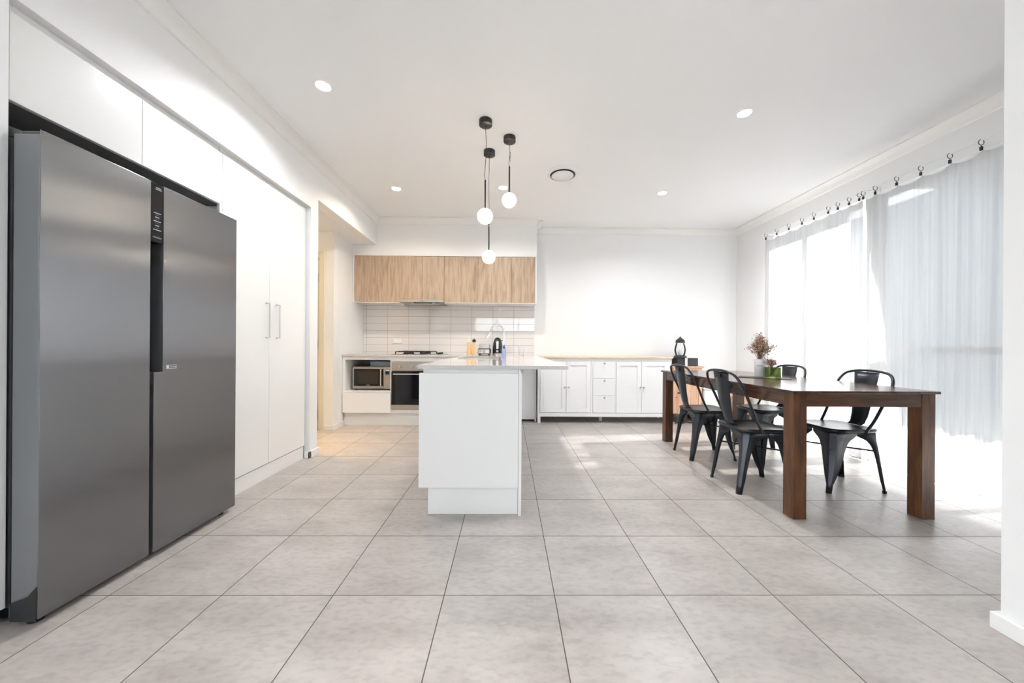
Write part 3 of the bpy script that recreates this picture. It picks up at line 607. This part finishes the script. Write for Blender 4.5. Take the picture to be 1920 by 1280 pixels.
for x, y in ((0.395, 4.70), (2.150, 4.70), (1.262, 4.86), (0.395, 5.06), (2.150, 5.06)):
    part('leg', MB().box(x, x+0.038, y, y+0.04, 0.0, 0.0875 if y == 4.70 else 0.1245), M_side, t, bevel=0.002)

# pine cabinet, box, lantern
def pine(x0, x1, y0, y1, z1, lab, knob):
    t = thing('pine_cabinet', ((x0+x1)/2, (y0+y1)/2, 0), lab, 'cabinet')
    part('top', box(x0-0.015, x1+0.02, y0-0.02, y1, z1-0.022, z1), M_pine, t, bevel=0.004)
    part('body', box(x0, x1, y0+0.012, y1-0.002, 0.115, z1-0.0225), M_pine, t, bevel=0.002)
    fr = MB().box(x0, x0+0.045, y0, y0+0.0115, 0.115, z1-0.0225).box(x1-0.045, x1, y0, y0+0.0115, 0.115, z1-0.0225).box(x0+0.045, x1-0.045, y0, y0+0.0115, 0.115, 0.18).box(x0+0.045, x1-0.045, y0, y0+0.0115, z1-0.09, z1-0.0225)
    part('frame', fr, M_pine, t, bevel=0.002)
    k = max(2, int((x1-x0-0.09)/0.09)); m = MB(); wd = (x1-x0-0.094)/k
    for i in range(k): m.box(x0+0.047+i*wd, x0+0.047+(i+1)*wd-0.003, y0+0.002, y0+0.0115, 0.184, z1-0.094)
    dd = part('door', m, M_pine, t)
    if knob: part('knob', MB().tube([(x0+0.07, y0+0.002, 0.40), (x0+0.07, y0-0.02, 0.40)], 0.012, 12), M_black, dd, 'auto')
    for x in (x0+0.005, x1-0.045):
        for y in (y0+0.005, y1-0.045): part('leg', box(x, x+0.04, y, y+0.04, 0, 0.1145), M_fdark, t)
pine(2.262, 2.655, 4.80, 5.10, 0.766, 'knotty pine cabinet holding the black lantern, right of the white sideboard', True)
pine(3.06, 3.29, 4.76, 5.05, 0.36, 'low knotty pine cabinet in the far right corner behind the dining table', False)
t = thing('black_box', (2.44, 4.88, 0.766), 'glossy black box with a white front stripe on the pine cabinet', 'box')
part('case', box(2.252, 2.60, 4.80, 4.97, 0.7665, 0.878), M_blackg, t, bevel=0.004)
part('stripe', box(2.418, 2.452, 4.796, 4.7995, 0.768, 0.877), M_printw, t)
LX, LY = 2.385, 4.87
t = thing('lantern', (LX, LY, 0.878), 'black metal lantern with a white candle and wire handle on the black box', 'lantern')
part('base', MB().lathe(LX, LY, [(0.085, 0.8785), (0.085, 0.895), (0.078, 0.905), (0.060, 0.915)], 24), M_black, t, 'auto')
part('candle', MB().lathe(LX, LY, [(0.028, 0.9155), (0.028, 1.0), (0.003, 1.0), (0.002, 1.01)], 18), M_ceramic, t, 'auto')
part('glass', MB().lathe(LX, LY, [(0.052, 0.9155), (0.066, 0.95), (0.072, 0.99), (0.062, 1.04), (0.048, 1.082)], 24, caps=False), M_glassw, t, True)
for i in range(2):
    a = i*PI; pts = [(LX+r*math.cos(a), LY+r*math.sin(a), z) for r, z in [(0.062, 0.912), (0.074, 0.95), (0.079, 0.99), (0.070, 1.035), (0.056, 1.075), (0.054, 1.09)]]
    part('rib', MB().tube(pts, 0.0032, 6), M_black, t, 'auto')
part('roof', MB().lathe(LX, LY, [(0.064, 1.085), (0.062, 1.092), (0.056, 1.125), (0.048, 1.130), (0.030, 1.148), (0.012, 1.158), (0.008, 1.170), (0.003, 1.175)], 24), M_black, t, 'auto')
pts = [(LX-0.055*math.cos(0)-0.0, LY, 1.125)] + [(LX-0.085+0.055*(1-math.cos(a))*1.0-0.005, LY, 1.165+0.035*math.sin(a)) for a in [i*PI/8 for i in range(0, 8)]] + [(LX+0.01, LY, 1.168)]
part('wire_handle', MB().tube(pts, 0.0018, 6), M_nickel, t, 'auto')

# things half hidden behind the table
t = thing('storage_box', (2.83, 4.93, 0), 'glossy white box standing between the two pine cabinets', 'box')
part('body', box(2.69, 2.955, 4.82, 5.10, 0.0, 0.44), P('glossy_white', (0.80, 0.83, 0.82), 0.15), t, bevel=0.02)
part('lid', box(2.685, 2.96, 4.815, 5.105, 0.4405, 0.475), P('glossy_white_lid', (0.82, 0.84, 0.83), 0.15), t, bevel=0.012)
part('handle', box(2.665, 2.689, 4.85, 4.90, 0.36, 0.44), M_fdark, t, bevel=0.005)
t = thing('canvas_tote', (3.0, 4.80, 0), 'pale grey upright tote with a dark clasp behind the dining table', 'bag')
part('bag', MB().prism([(2.965, 0.0), (3.035, 0.0), (3.03, 0.27), (2.985, 0.36), (2.965, 0.30)], 4.745, 4.755, 'Y').box(2.966, 3.034, 4.7555, 4.80, 0, 0.26), M_bagw, t, bevel=0.008)
part('clasp', box(2.985, 3.022, 4.735, 4.7445, 0.19, 0.22), M_black, t, bevel=0.003)
# dark leafy thing low behind the table leg
t = thing('fallen_foliage', (2.33, 4.70, 0), 'dark leafy clump on the floor in front of the pine cabinet legs', 'plant')
lf = MB()
for i in range(46):
    a = random.uniform(0, 2*PI); px = 2.33+random.uniform(-0.09, 0.12); py = 4.70+random.uniform(-0.03, 0.03); pz = random.uniform(0.004, 0.07); L = 0.03
    dx, dy = L*math.cos(a), L*0.4*math.sin(a)
    lf.add([(px, py, pz), (px+dx*0.5-dy*0.3, py+dy*0.5+dx*0.1, pz+0.008), (px+dx, py+dy, pz+0.012), (px+dx*0.5+dy*0.3, py+dy*0.5-dx*0.1, pz-0.003)], [(0, 1, 2, 3)])
part('leaves', lf, M_leaf, t)
part('stem', MB().tube([(2.23, 4.70, 0.004), (2.33, 4.69, 0.03), (2.45, 4.70, 0.01)], 0.004, 6), M_leaf, t, 'auto')
# green draped fabric in the hall
t = single('patterned_cloth', MB().prism([(-2.50, 0.0), (-2.285, 0.0), (-2.275, 0.06), (-2.295, 0.17), (-2.34, 0.21), (-2.50, 0.24)], 4.15, 4.20, 'Y'), M_green, 'pale green folded cloth at the foot of the hall door', 'cloth', bevel=0.008)

# ================================================================== DINING TABLE
X0, X1, Y0, Y1 = 1.688, 2.574, 2.068, 3.885
t = thing('dining_table', ((X0+X1)/2, (Y0+Y1)/2, 0), 'long dark stained wooden dining table with thick square legs', 'table')
part('tabletop', box(X0, X1, Y0, Y1, 0.752, 0.768), M_darky, t, bevel=0.002)
e = 0.015; a0, a1, b0, b1 = X0+e, X1-e, Y0+e, Y1-e; LW = 0.08
for x in (a0, a1-LW):
    for y in (b0, b1-LW): part('leg', box(x, x+LW, y, y+LW, 0.0, 0.7515), M_dark, t, bevel=0.002)
part('apron', box(a0+LW+0.0005, a1-LW-0.0005, b0+0.004, b0+0.026, 0.672, 0.7515), M_darkx, t)
part('apron', box(a0+LW+0.0005, a1-LW-0.0005, b1-0.026, b1-0.004, 0.672, 0.7515), M_darkx, t)
part('apron', box(a0+0.004, a0+0.026, b0+LW+0.0005, b1-LW-0.0005, 0.672, 0.7515), M_darky, t)
part('apron', box(a1-0.026, a1-0.004, b0+LW+0.0005, b1-LW-0.0005, 0.672, 0.7515), M_darky, t)
ZT = 0.7682
mt = MB().box(-0.18, 0.18, -0.09, 0.09, 0, 0.004).xform(Matrix.Translation((2.17, 2.97, ZT)) @ Matrix.Rotation(-0.62, 4, 'Z'))
single('table_mat', mt, M_mat, 'thin dark rectangular mat under the vases on the dining table', 'mat', bevel=0.001)
ZM = ZT+0.0045
# white vase
t = thing('ceramic_vase', (2.178, 3.03, ZM), 'tall white cylindrical vase of dried flowers on the dining table', 'vase')
part('body', MB().lathe(2.178, 3.03, [(0.036, ZM), (0.039, ZM+0.004), (0.043, 0.925), (0.040, 0.925), (0.036, ZM+0.01), (0.001, ZM+0.008)], 28, caps=False), M_ceramic, t, 'auto')
lb = text_mb('AETNA', 0.013, Matrix.Translation((0, 0, 0)))
lv = []
for (x, y, z) in lb.v:
    a = -2.25+x/0.0415; r = 0.0418+z*0.5; lv.append((2.178+r*math.cos(a), 3.03+r*math.sin(a), 0.868+y))
part('lettering', MB().add(lv, lb.f), M_fdark, t)
def bunch(t, cx, cy, z0, n_st, hgt, spread, mats, bud, seedv, lean=0.0):
    rnd = random.Random(seedv); st = MB(); bs = [MB() for _ in mats]
    for i in range(n_st):
        a = rnd.uniform(0, 2*PI); u = rnd.random(); sp = spread*(0.15+0.85*u)*(1 if i % 4 else 1.15); h = hgt*(1-0.38*u*u)*rnd.uniform(0.72, 1.0)
        tx, ty = cx+sp*math.cos(a)+lean*u, cy+sp*math.sin(a)*0.8
        p0 = (cx+rnd.uniform(-.015, .015), cy+rnd.uniform(-.015, .015), z0-0.06); p1 = (cx+(tx-cx)*0.35, cy+(ty-cy)*0.35, z0+h*0.5); p2 = (tx, ty, z0+h)
        st.tube([p0, p1, p2], 0.0009, 4, caps=False)
        for k in range(bud):
            f = rnd.uniform(0.45, 1.0); q = Vector(p1).lerp(Vector(p2), (f-0.45)/0.55)
            e = Vector((rnd.gauss(0, 0.014), rnd.gauss(0, 0.014), rnd.gauss(0, 0.012)))
            b = q+e; st.tube([q, b], 0.0006, 3, caps=False)
            mi = min(len(mats)-1, int(rnd.random()*len(mats)))
            bs[mi].sphere(b, rnd.uniform(0.0022, 0.0048), 5, 4)
    part('stems', st, M_stem, t)
    for m, q in zip(mats, bs): part('buds', q, m, t)
t2 = thing('dried_bouquet', (2.178, 3.03, ZM+0.1), 'wide airy bunch of dried brown flowers in the white vase', 'dried flowers')
bunch(t2, 2.178, 3.03, 0.925, 80, 0.175, 0.135, [M_bud, M_bud2, M_bud3, M_bud], 9, 3, 0.03)
bunch(t2, 2.174, 3.03, 0.925, 50, 0.235, 0.042, [M_bud3, M_bud2, M_bud], 15, 9, 0.0)
# green glass
gx, gy = 2.205, 2.925
t = thing('glass_pot', (gx, gy, ZM), 'green square glass pot with russet dried flowers on the dining table', 'pot')
gm = MB(); q = 0.053
gm.box(gx-q, gx+q, gy-q, gy+q, ZM, ZM+0.01)
for a in ((gx-q, gx-q+0.004, gy-q, gy+q), (gx+q-0.004, gx+q, gy-q, gy+q), (gx-q+0.004, gx+q-0.004, gy-q, gy-q+0.004), (gx-q+0.004, gx+q-0.004, gy+q-0.004, gy+q)): gm.box(*a, ZM+0.0101, 0.862)
R = Matrix.Translation((gx, gy, 0)) @ Matrix.Rotation(-0.5, 4, 'Z') @ Matrix.Translation((-gx, -gy, 0)); gm.xform(R)
part('body', gm, M_gglass, t)
t2 = thing('dried_posy', (gx, gy, ZM+0.012), 'short russet dried posy filling the green glass pot', 'dried flowers')
bunch(t2, gx, gy, 0.850, 34, 0.085, 0.058, [M_bud3, M_bud, M_bud3], 8, 5)

# ================================================================== CHAIRS (local: sitter faces +X)
def chair_proto(loc, rz, label):
    t = thing('metal_chair', (0, 0, 0), label, 'chair', 'gunmetal stacking chairs round the dining table')
    # seat: rounded square, slightly dished
    n_ = 40; ring = []
    def sq(r_, k=5.0):
        o = []
        for i in range(n_):
            a = 2*PI*i/n_; cc, ss = math.cos(a), math.sin(a); d_ = (abs(cc)**k+abs(ss)**k)**(-1/k)
            x = cc*d_*r_; y = ss*d_*r_; y *= (1.0+0.05*(x/0.18)); o.append((x+0.005, y))
        return o
    prof = [(0.183, 0.428), (0.186, 0.440), (0.183, 0.449), (0.172, 0.452), (0.160, 0.449), (0.10, 0.444), (0.04, 0.443)]
    vs = []; fs = []
    for r_, z in prof: vs += [(x, y, z) for x, y in sq(r_)]
    for j in range(len(prof)-1): fs += [(j*n_+i, j*n_+(i+1) % n_, (j+1)*n_+(i+1) % n_, (j+1)*n_+i) for i in range(n_)]
    fs.append(tuple((len(prof)-1)*n_+i for i in range(n_)))
    o = part('seat', MB().add(vs, fs), M_seat, t, True)
    sd = o.modifiers.new('thick', 'SOLIDIFY'); sd.thickness = 0.003
    # legs: folded tapering sheet with a flat chamfer, arches meet at mid span
    def leg(sx_, sy_, rear):
        top = Vector((sx_*0.172, sy_*0.168, 0.436)); foot = Vector((sx_*0.207, sy_*0.172, 0.0))
        if rear: top = Vector((-0.155, sy_*0.165, 0.436)); foot = Vector((-0.212, sy_*0.172, 0.0))
        zs = [0.436, 0.405, 0.385, 0.370, 0.350, 0.32, 0.28, 0.23, 0.17, 0.12, 0.085, 0.06, 0.0]
        wF = [0.165, 0.163, 0.140, 0.120, 0.106, 0.094, 0.084, 0.074, 0.060, 0.047, 0.034, 0.024, 0.022]
        if rear: wF = [0.160, 0.158, 0.120, 0.092, 0.074, 0.060, 0.050, 0.043, 0.038, 0.036, 0.034, 0.030, 0.026]
        wS = wF
        vs = []; fs = []
        for z, a, b2 in zip(zs, wF, wS):
            f = 1-z/0.436; bulge = 0.012*math.sin(f*PI) if not rear else 0.0
            ff = f if not rear else f**1.25
            cxp = top.x+(foot.x-top.x)*ff + sx_*(-bulge if not rear else 0); cyp = top.y+(foot.y-top.y)*f - sy_*bulge*0.4
            ch = 0.26*min(a, 0.085)+0.003
            a2 = min(a, abs(cyp)-0.0005); b3 = min(b2, 0.165) if not rear else min(b2, 0.165)
            # y-side sheet lies on the front/rear face; x-side sheet on the flank
            vs += [(cxp, cyp-sy_*a2, z), (cxp, cyp-sy_*ch, z), (cxp-sx_*ch, cyp, z), (cxp-sx_*b3, cyp, z)]
        for j in range(len(zs)-1):
            for i in range(3): fs.append((j*4+i, j*4+i+1, (j+1)*4+i+1, (j+1)*4+i))
        o = part('leg', MB().add(vs, fs), M_chair, t, 'auto')
        s2 = o.modifiers.new('thick', 'SOLIDIFY'); s2.thickness = 0.0035; s2.offset = 0
        fo = MB().box(foot.x-sx_*0.010-0.0095, foot.x-sx_*0.010+0.0095, foot.y-sy_*0.010-0.0095, foot.y-sy_*0.010+0.0095, 0.0, 0.018)
        part('foot_cap', fo, M_rubber, o, bevel=0.003)
    for sx_, sy_ in ((1, 1), (1, -1)): leg(sx_, sy_, False)
    for sy_ in (1, -1): leg(-1, sy_, True)
    # crossing strips below the seat
    part('brace', MB().tube([(0.175, 0.150, 0.30), (-0.165, -0.150, 0.30)], 0.006, 6).tube([(0.175, -0.150, 0.292), (-0.165, 0.150, 0.292)], 0.006, 6), M_chair, t, 'auto')
    # hoop
    half = [(-0.050, 0.180, 0.437), (-0.100, 0.190, 0.520), (-0.163, 0.200, 0.660), (-0.202, 0.204, 0.745), (-0.226, 0.190, 0.798), (-0.242, 0.158, 0.834), (-0.250, 0.090, 0.851), (-0.252, 0.0, 0.856)]
    ctl = half+[(x, -y, z) for x, y, z in reversed(half[:-1])]
    ctl = [Vector(p) for p in ctl]; pts = []
    for k in range(len(ctl)-1):
        p0, p1, p2, p3 = ctl[max(k-1, 0)], ctl[k], ctl[k+1], ctl[min(k+2, len(ctl)-1)]
        for q in range(4):
            u_ = q/4; pts.append(0.5*((2*p1)+(p2-p0)*u_+(2*p0-5*p1+4*p2-p3)*u_*u_+(3*p1-p0-3*p2+p3)*u_**3))
    pts.append(ctl[-1])
    part('back_hoop', MB().tube(pts, 0.0095, 8), M_chair, t, True)
    for sy_ in (1, -1): part('hoop_bracket', MB().sphere((-0.050, sy_*0.181, 0.437), 0.013, 8, 6), M_chair, t, True)
    # splat
    pr = [(-0.150, 0.452, 0.052), (-0.176, 0.470, 0.054), (-0.192, 0.52, 0.060), (-0.208, 0.60, 0.068), (-0.225, 0.70, 0.077), (-0.238, 0.78, 0.085), (-0.246, 0.845, 0.092)]
    vs = []; fs = []; K = 8
    for x, z, hw_ in pr:
        for i in range(K+1):
            u_ = i/K*2-1; vs.append((x+0.010*(u_*u_)-0.004*math.exp(-(u_*2.2)**2), u_*hw_, z))
    for j in range(len(pr)-1): fs += [(j*(K+1)+i, j*(K+1)+i+1, (j+1)*(K+1)+i+1, (j+1)*(K+1)+i) for i in range(K)]
    o = part('backrest', MB().add(vs, fs), M_chair, t, True)
    s2 = o.modifiers.new('thick', 'SOLIDIFY'); s2.thickness = 0.003; s2.offset = 0
    pl = MB().prism([(-0.030, 0.805), (0.030, 0.805), (0.028, 0.835), (-0.028, 0.835)], -0.2575, -0.2535, 'X')
    part('badge_plate', pl, M_chair, o)
    t.location = loc; t.rotation_euler = (0, 0, rz); return t
def copy_tree(o, parent=None):
    c = o.copy(); C.objects.link(c)
    if parent: c.parent = parent
    for ch in list(o.children): copy_tree(ch, c)
    return c
chA = chair_proto((1.815, 2.605, 0), 0.0, 'gunmetal metal chair nearest the camera on the island side of the dining table')
for loc, rz, lab in (((1.858, 3.325, 0), 0.0, 'gunmetal metal chair on the island side of the table, the one nearer the sideboard'),
                     ((2.462, 2.625, 0), PI, 'gunmetal metal chair nearest the camera on the curtain side of the dining table'),
                     ((2.478, 3.37, 0), PI, 'gunmetal metal chair on the curtain side of the table, the one nearer the back wall')):
    c2 = copy_tree(chA); c2.location = loc; c2.rotation_euler = (0, 0, rz); c2['label'] = lab

# ================================================================== CURTAINS
RX, RZ = 3.22, 2.447
t = thing('curtain_rod', (RX, 3.2, RZ), 'thin white curtain rod along the window wall', 'curtain rod')
part('rod', MB().tube([(RX, 1.3, RZ), (RX, 4.43, RZ)], 0.005, 8), M_trim, t, 'auto')
for y in (4.40, 3.15, 1.40): part('bracket', MB().box(RX+0.004, XR-0.004, y-0.005, y+0.005, RZ-0.005, RZ+0.005).box(XR-0.006, XR-0.001, y-0.012, y+0.012, RZ-0.03, RZ+0.03), M_trim, t)
part('finial', MB().sphere((RX, 4.44, RZ), 0.012, 10, 8), M_trim, t, True)
ring_y = [4.388, 4.208, 4.026, 3.844, 3.693, 3.525, 3.422, 3.308, 3.212, 3.175, 3.07, 2.899, 2.727, 2.545, 2.374, 2.20, 2.02, 1.85, 1.67]
def ring_proto(y, lab):
    t = thing('curtain_ring', (RX, y, RZ), lab, 'curtain ring', 'black curtain clip rings on the rod')
    pts = [(RX+0.019*math.sin(a), y, RZ-0.012+0.019*math.cos(a)) for a in [2*PI*i/24 for i in range(3, 24)]]
    part('ring', MB().tube(pts, 0.0022, 6), M_black, t, 'auto')
    part('clip', MB().box(RX-0.006, RX+0.006, y-0.006, y+0.006, RZ-0.068, RZ-0.042).tube([(RX, y, RZ-0.032), (RX, y, RZ-0.043)], 0.002, 6), M_black, t)
    return t
r0 = ring_proto(ring_y[0], '')
names = ['clip ring at the far end of the curtain rod']+['black clip ring, number %s from the far end of the curtain rod' % w_ for w_ in ('two', 'three', 'four', 'five', 'six', 'seven', 'eight', 'nine', 'ten', 'eleven', 'twelve', 'thirteen', 'fourteen')]
names += ['black clip ring nearest the camera that shows whole on the rod']+['black clip ring on the rod hidden behind the grey nib wall']*4
r0['label'] = names[0]
for y, nm in zip(ring_y[1:15], names[1:15]):
    c2 = copy_tree(r0); c2.location = (RX, y, RZ); c2['label'] = nm
def curtain(name, ya, yb, lab, amp, nfold, seedv, zb=0.012, gathered=None):
    rnd = random.Random(seedv); NY = 260; NZ = 34
    t = thing(name, (RX+0.01, (ya+yb)/2, 0), lab, 'curtain')
    ph = [rnd.uniform(0, 6.28) for _ in range(6)]
    rel = sorted([y for y in ring_y if ya-0.01 <= y <= yb+0.01])
    vs = []; fs = []; hem = []
    for j in range(NZ+1):
        fz = j/NZ
        for i in range(NY+1):
            f = i/NY; y = ya+(yb-ya)*f
            # sag between rings
            lo = max([r for r in rel if r <= y], default=None); hi = min([r for r in rel if r > y], default=None)
            sag = 0.0
            if lo is not None and hi is not None: g = (y-lo)/(hi-lo); sag = 0.30*(hi-lo)*4*g*(1-g)*0.8
            zt = 2.380-min(sag*0.6, 0.030); z = zb+(zt-zb)*fz
            A = amp*(0.55+0.45*(1-fz))*(0.35 if fz > 0.97 else 1)
            w1_ = math.sin(f*nfold*2*PI+ph[0]+0.9*math.sin(f*9+ph[1])+0.25*(1-fz))
            w2_ = math.sin(f*nfold*4.6*PI+ph[2]+0.8*math.sin(f*17+ph[3])-0.2*fz)
            w3_ = math.sin(f*nfold*11.3*PI+ph[4]+1.2*math.sin(f*23+ph[5]))
            x = RX+0.012+A*(0.6*w1_+0.28*w2_+0.16*w3_)
            yy = y+0.010*math.sin(z*2.1+f*11)*(1-fz)
            vs.append((x, yy, z+(0.006*math.sin(f*31+ph[1]) if j == 0 else 0)))
            if j == 0: hem.append((x, yy, z+0.008+0.006*math.sin(f*31+ph[1])))
    for j in range(NZ): fs += [(j*(NY+1)+i, j*(NY+1)+i+1, (j+1)*(NY+1)+i+1, (j+1)*(NY+1)+i) for i in range(NY)]
    part('cloth', MB().add(vs, fs), M_sheer, t, True)
    part('hem', MB().tube(hem[::3], 0.0032, 5), M_sheer, t, True)
curtain('sheer_curtain', 3.19, 4.41, 'bright sheer white curtain over the farther window', 0.016, 6, 11)
curtain('sheer_curtain', 1.55, 3.165, 'pleated sheer white curtain over the nearer window behind the chairs', 0.030, 11, 21)

# ================================================================== CEILING FITTINGS
def lamp_child(parent, x, y, z, watts, col=(0.97, 0.98, 1.0), size=0.09, spread=2.6):
    ld_ = bpy.data.lights.new('downlight_lamp', 'AREA'); ld_.shape = 'DISK'; ld_.size = size; ld_.energy = watts; ld_.color = col; ld_.spread = spread
    o = bpy.data.objects.new('downlight_lamp', ld_); C.objects.link(o); o.parent = parent; o.location = (x-ORG[parent][0], y-ORG[parent][1], z-ORG[parent][2])
def downlight(x, y, lab, wts=None, col=(0.97, 0.98, 1.0)):
    t = thing('downlight', (x, y, HC), lab, 'downlight', 'recessed ceiling downlights')
    part('trim_ring', MB().lathe(x, y, [(0.055, HC-0.0005), (0.055, HC-0.004), (0.046, HC-0.007), (0.044, HC-0.004), (0.044, HC-0.0005)], 28, caps=False), M_trim, t, 'auto')
    part('diffuser', MB().lathe(x, y, [(0.0435, HC-0.0006), (0.0435, HC-0.004)], 24), M_down, t, label='glowing white diffuser')
    lamp_child(t, x, y, HC-0.012, wts or DOWN_W, col)
downlight(-1.238, 2.345, 'round glowing downlight in the ceiling above the fridge and pantry', 6.2)
downlight(-1.238, 3.864, 'round glowing downlight in the ceiling near the hall beam', 5.5, (1.0, 0.87, 0.72))
downlight(-0.071, 3.81, 'round glowing downlight half hidden behind the pendant lights', 6.5, (1.0, 0.95, 0.88))
downlight(1.699, 3.90, 'round glowing downlight over the far end of the dining table', 7.0)
downlight(1.714, 2.558, 'round glowing downlight over the near end of the dining table', 9.0)

downlight(-1.2, -0.9, 'unseen downlight added behind the camera to brighten the room, nearer the fridge')  # this and the next lamp are added to brighten the island end
downlight(-0.3, -2.0, 'unseen downlight added behind the camera to brighten the room, farther back')

vx, vy = 0.525, 3.49
t = thing('air_vent', (vx, vy, HC), 'round white ceiling air vent with a dark gap right of the pendants', 'vent')
part('outer_ring', MB().lathe(vx, vy, [(0.155, HC-0.0006), (0.152, HC-0.006), (0.132, HC-0.022), (0.126, HC-0.020), (0.124, HC-0.0006)], 40, caps=False), M_trim, t, 'auto')
part('throat', MB().lathe(vx, vy, [(0.123, HC-0.0008), (0.123, HC-0.003)], 32), M_black, t)
part('disc', MB().lathe(vx, vy, [(0.102, HC-0.020), (0.108, HC-0.026), (0.100, HC-0.032), (0.002, HC-0.034)], 40), M_trim, t, 'auto')

def pendant(x, y, zg, rod_top, lab, bend):
    t = thing('pendant_light', (x, y, HC), lab, 'pendant light', 'globe pendants over the island')
    part('canopy', MB().lathe(x, y, [(0.050, HC-0.0006), (0.050, HC-0.038), (0.046, HC-0.041), (0.003, HC-0.041)], 28), M_black, t, 'auto')
    part('cord', MB().tube([(x, y, HC-0.041), (x+bend, y, HC-0.2), (x+bend*1.3, y, (HC+rod_top)/2), (x-bend, y, rod_top+0.03), (x, y, rod_top)], 0.0022, 6), M_black, t, True)
    part('rod', MB().tube([(x, y, rod_top), (x, y, zg+0.058)], 0.0065, 10), M_black, t, 'auto')
    part('holder', MB().lathe(x, y, [(0.011, zg+0.055), (0.011, zg+0.022), (0.006, zg+0.020)], 12), M_cream, t, 'auto')
    part('bulb', MB().lathe(x, y, [(0.006, zg+0.020), (0.011, zg+0.008), (0.011, zg-0.010), (0.004, zg-0.018)], 12), M_bulb, t, 'auto')
    part('globe', MB().sphere((x, y, zg), 0.059, 28, 18), M_globe, t, True, label='glowing frosted glass globe')
    pl = bpy.data.lights.new('pendant_lamp', 'POINT'); pl.energy = 3.5; pl.color = (1.0, 0.90, 0.78); pl.shadow_soft_size = 0.02
    o = bpy.data.objects.new('pendant_lamp', pl); C.objects.link(o); o.parent = t; o.location = (0, 0, zg-HC-0.03)
pendant(-0.185, 2.685, 2.010, 2.285, 'black globe pendant with the canopy closest to the camera, its globe in the middle height', 0.006)
pendant(-0.002, 2.897, 2.222, 2.500, 'black globe pendant hanging highest, right of the other two', 0.005)
pendant(-0.179, 3.105, 1.806, 2.095, 'black globe pendant hanging lowest, in front of the oak cupboards', -0.002)

# warm hall ceiling light
t = thing('hall_light', (-2.75, 3.9, 2.39), 'warm ceiling light in the side hall', 'ceiling light')
part('diffuser', MB().lathe(-2.75, 3.9, [(0.12, 2.3895), (0.12, 2.35), (0.10, 2.34), (0.002, 2.335)], 24), emis('warm_diffuser', (1.0, 0.8, 0.45), 3), t, 'auto')
lamp_child(t, -2.75, 3.7, 2.30, 0.2, (1.0, 0.78, 0.50), 0.2, 2.8)
t = thing('hall_light', (-2.2, 3.55, 2.39), 'warm recessed light just inside the hall opening', 'ceiling light')
part('diffuser', MB().lathe(-2.2, 3.55, [(0.05, 2.3895), (0.05, 2.384)], 20), emis('warm_downlight', (1.0, 0.75, 0.42), 8), t)
lamp_child(t, -2.1, 3.50, 2.375, 2.6, (1.0, 0.62, 0.26), 0.09, 1.05)
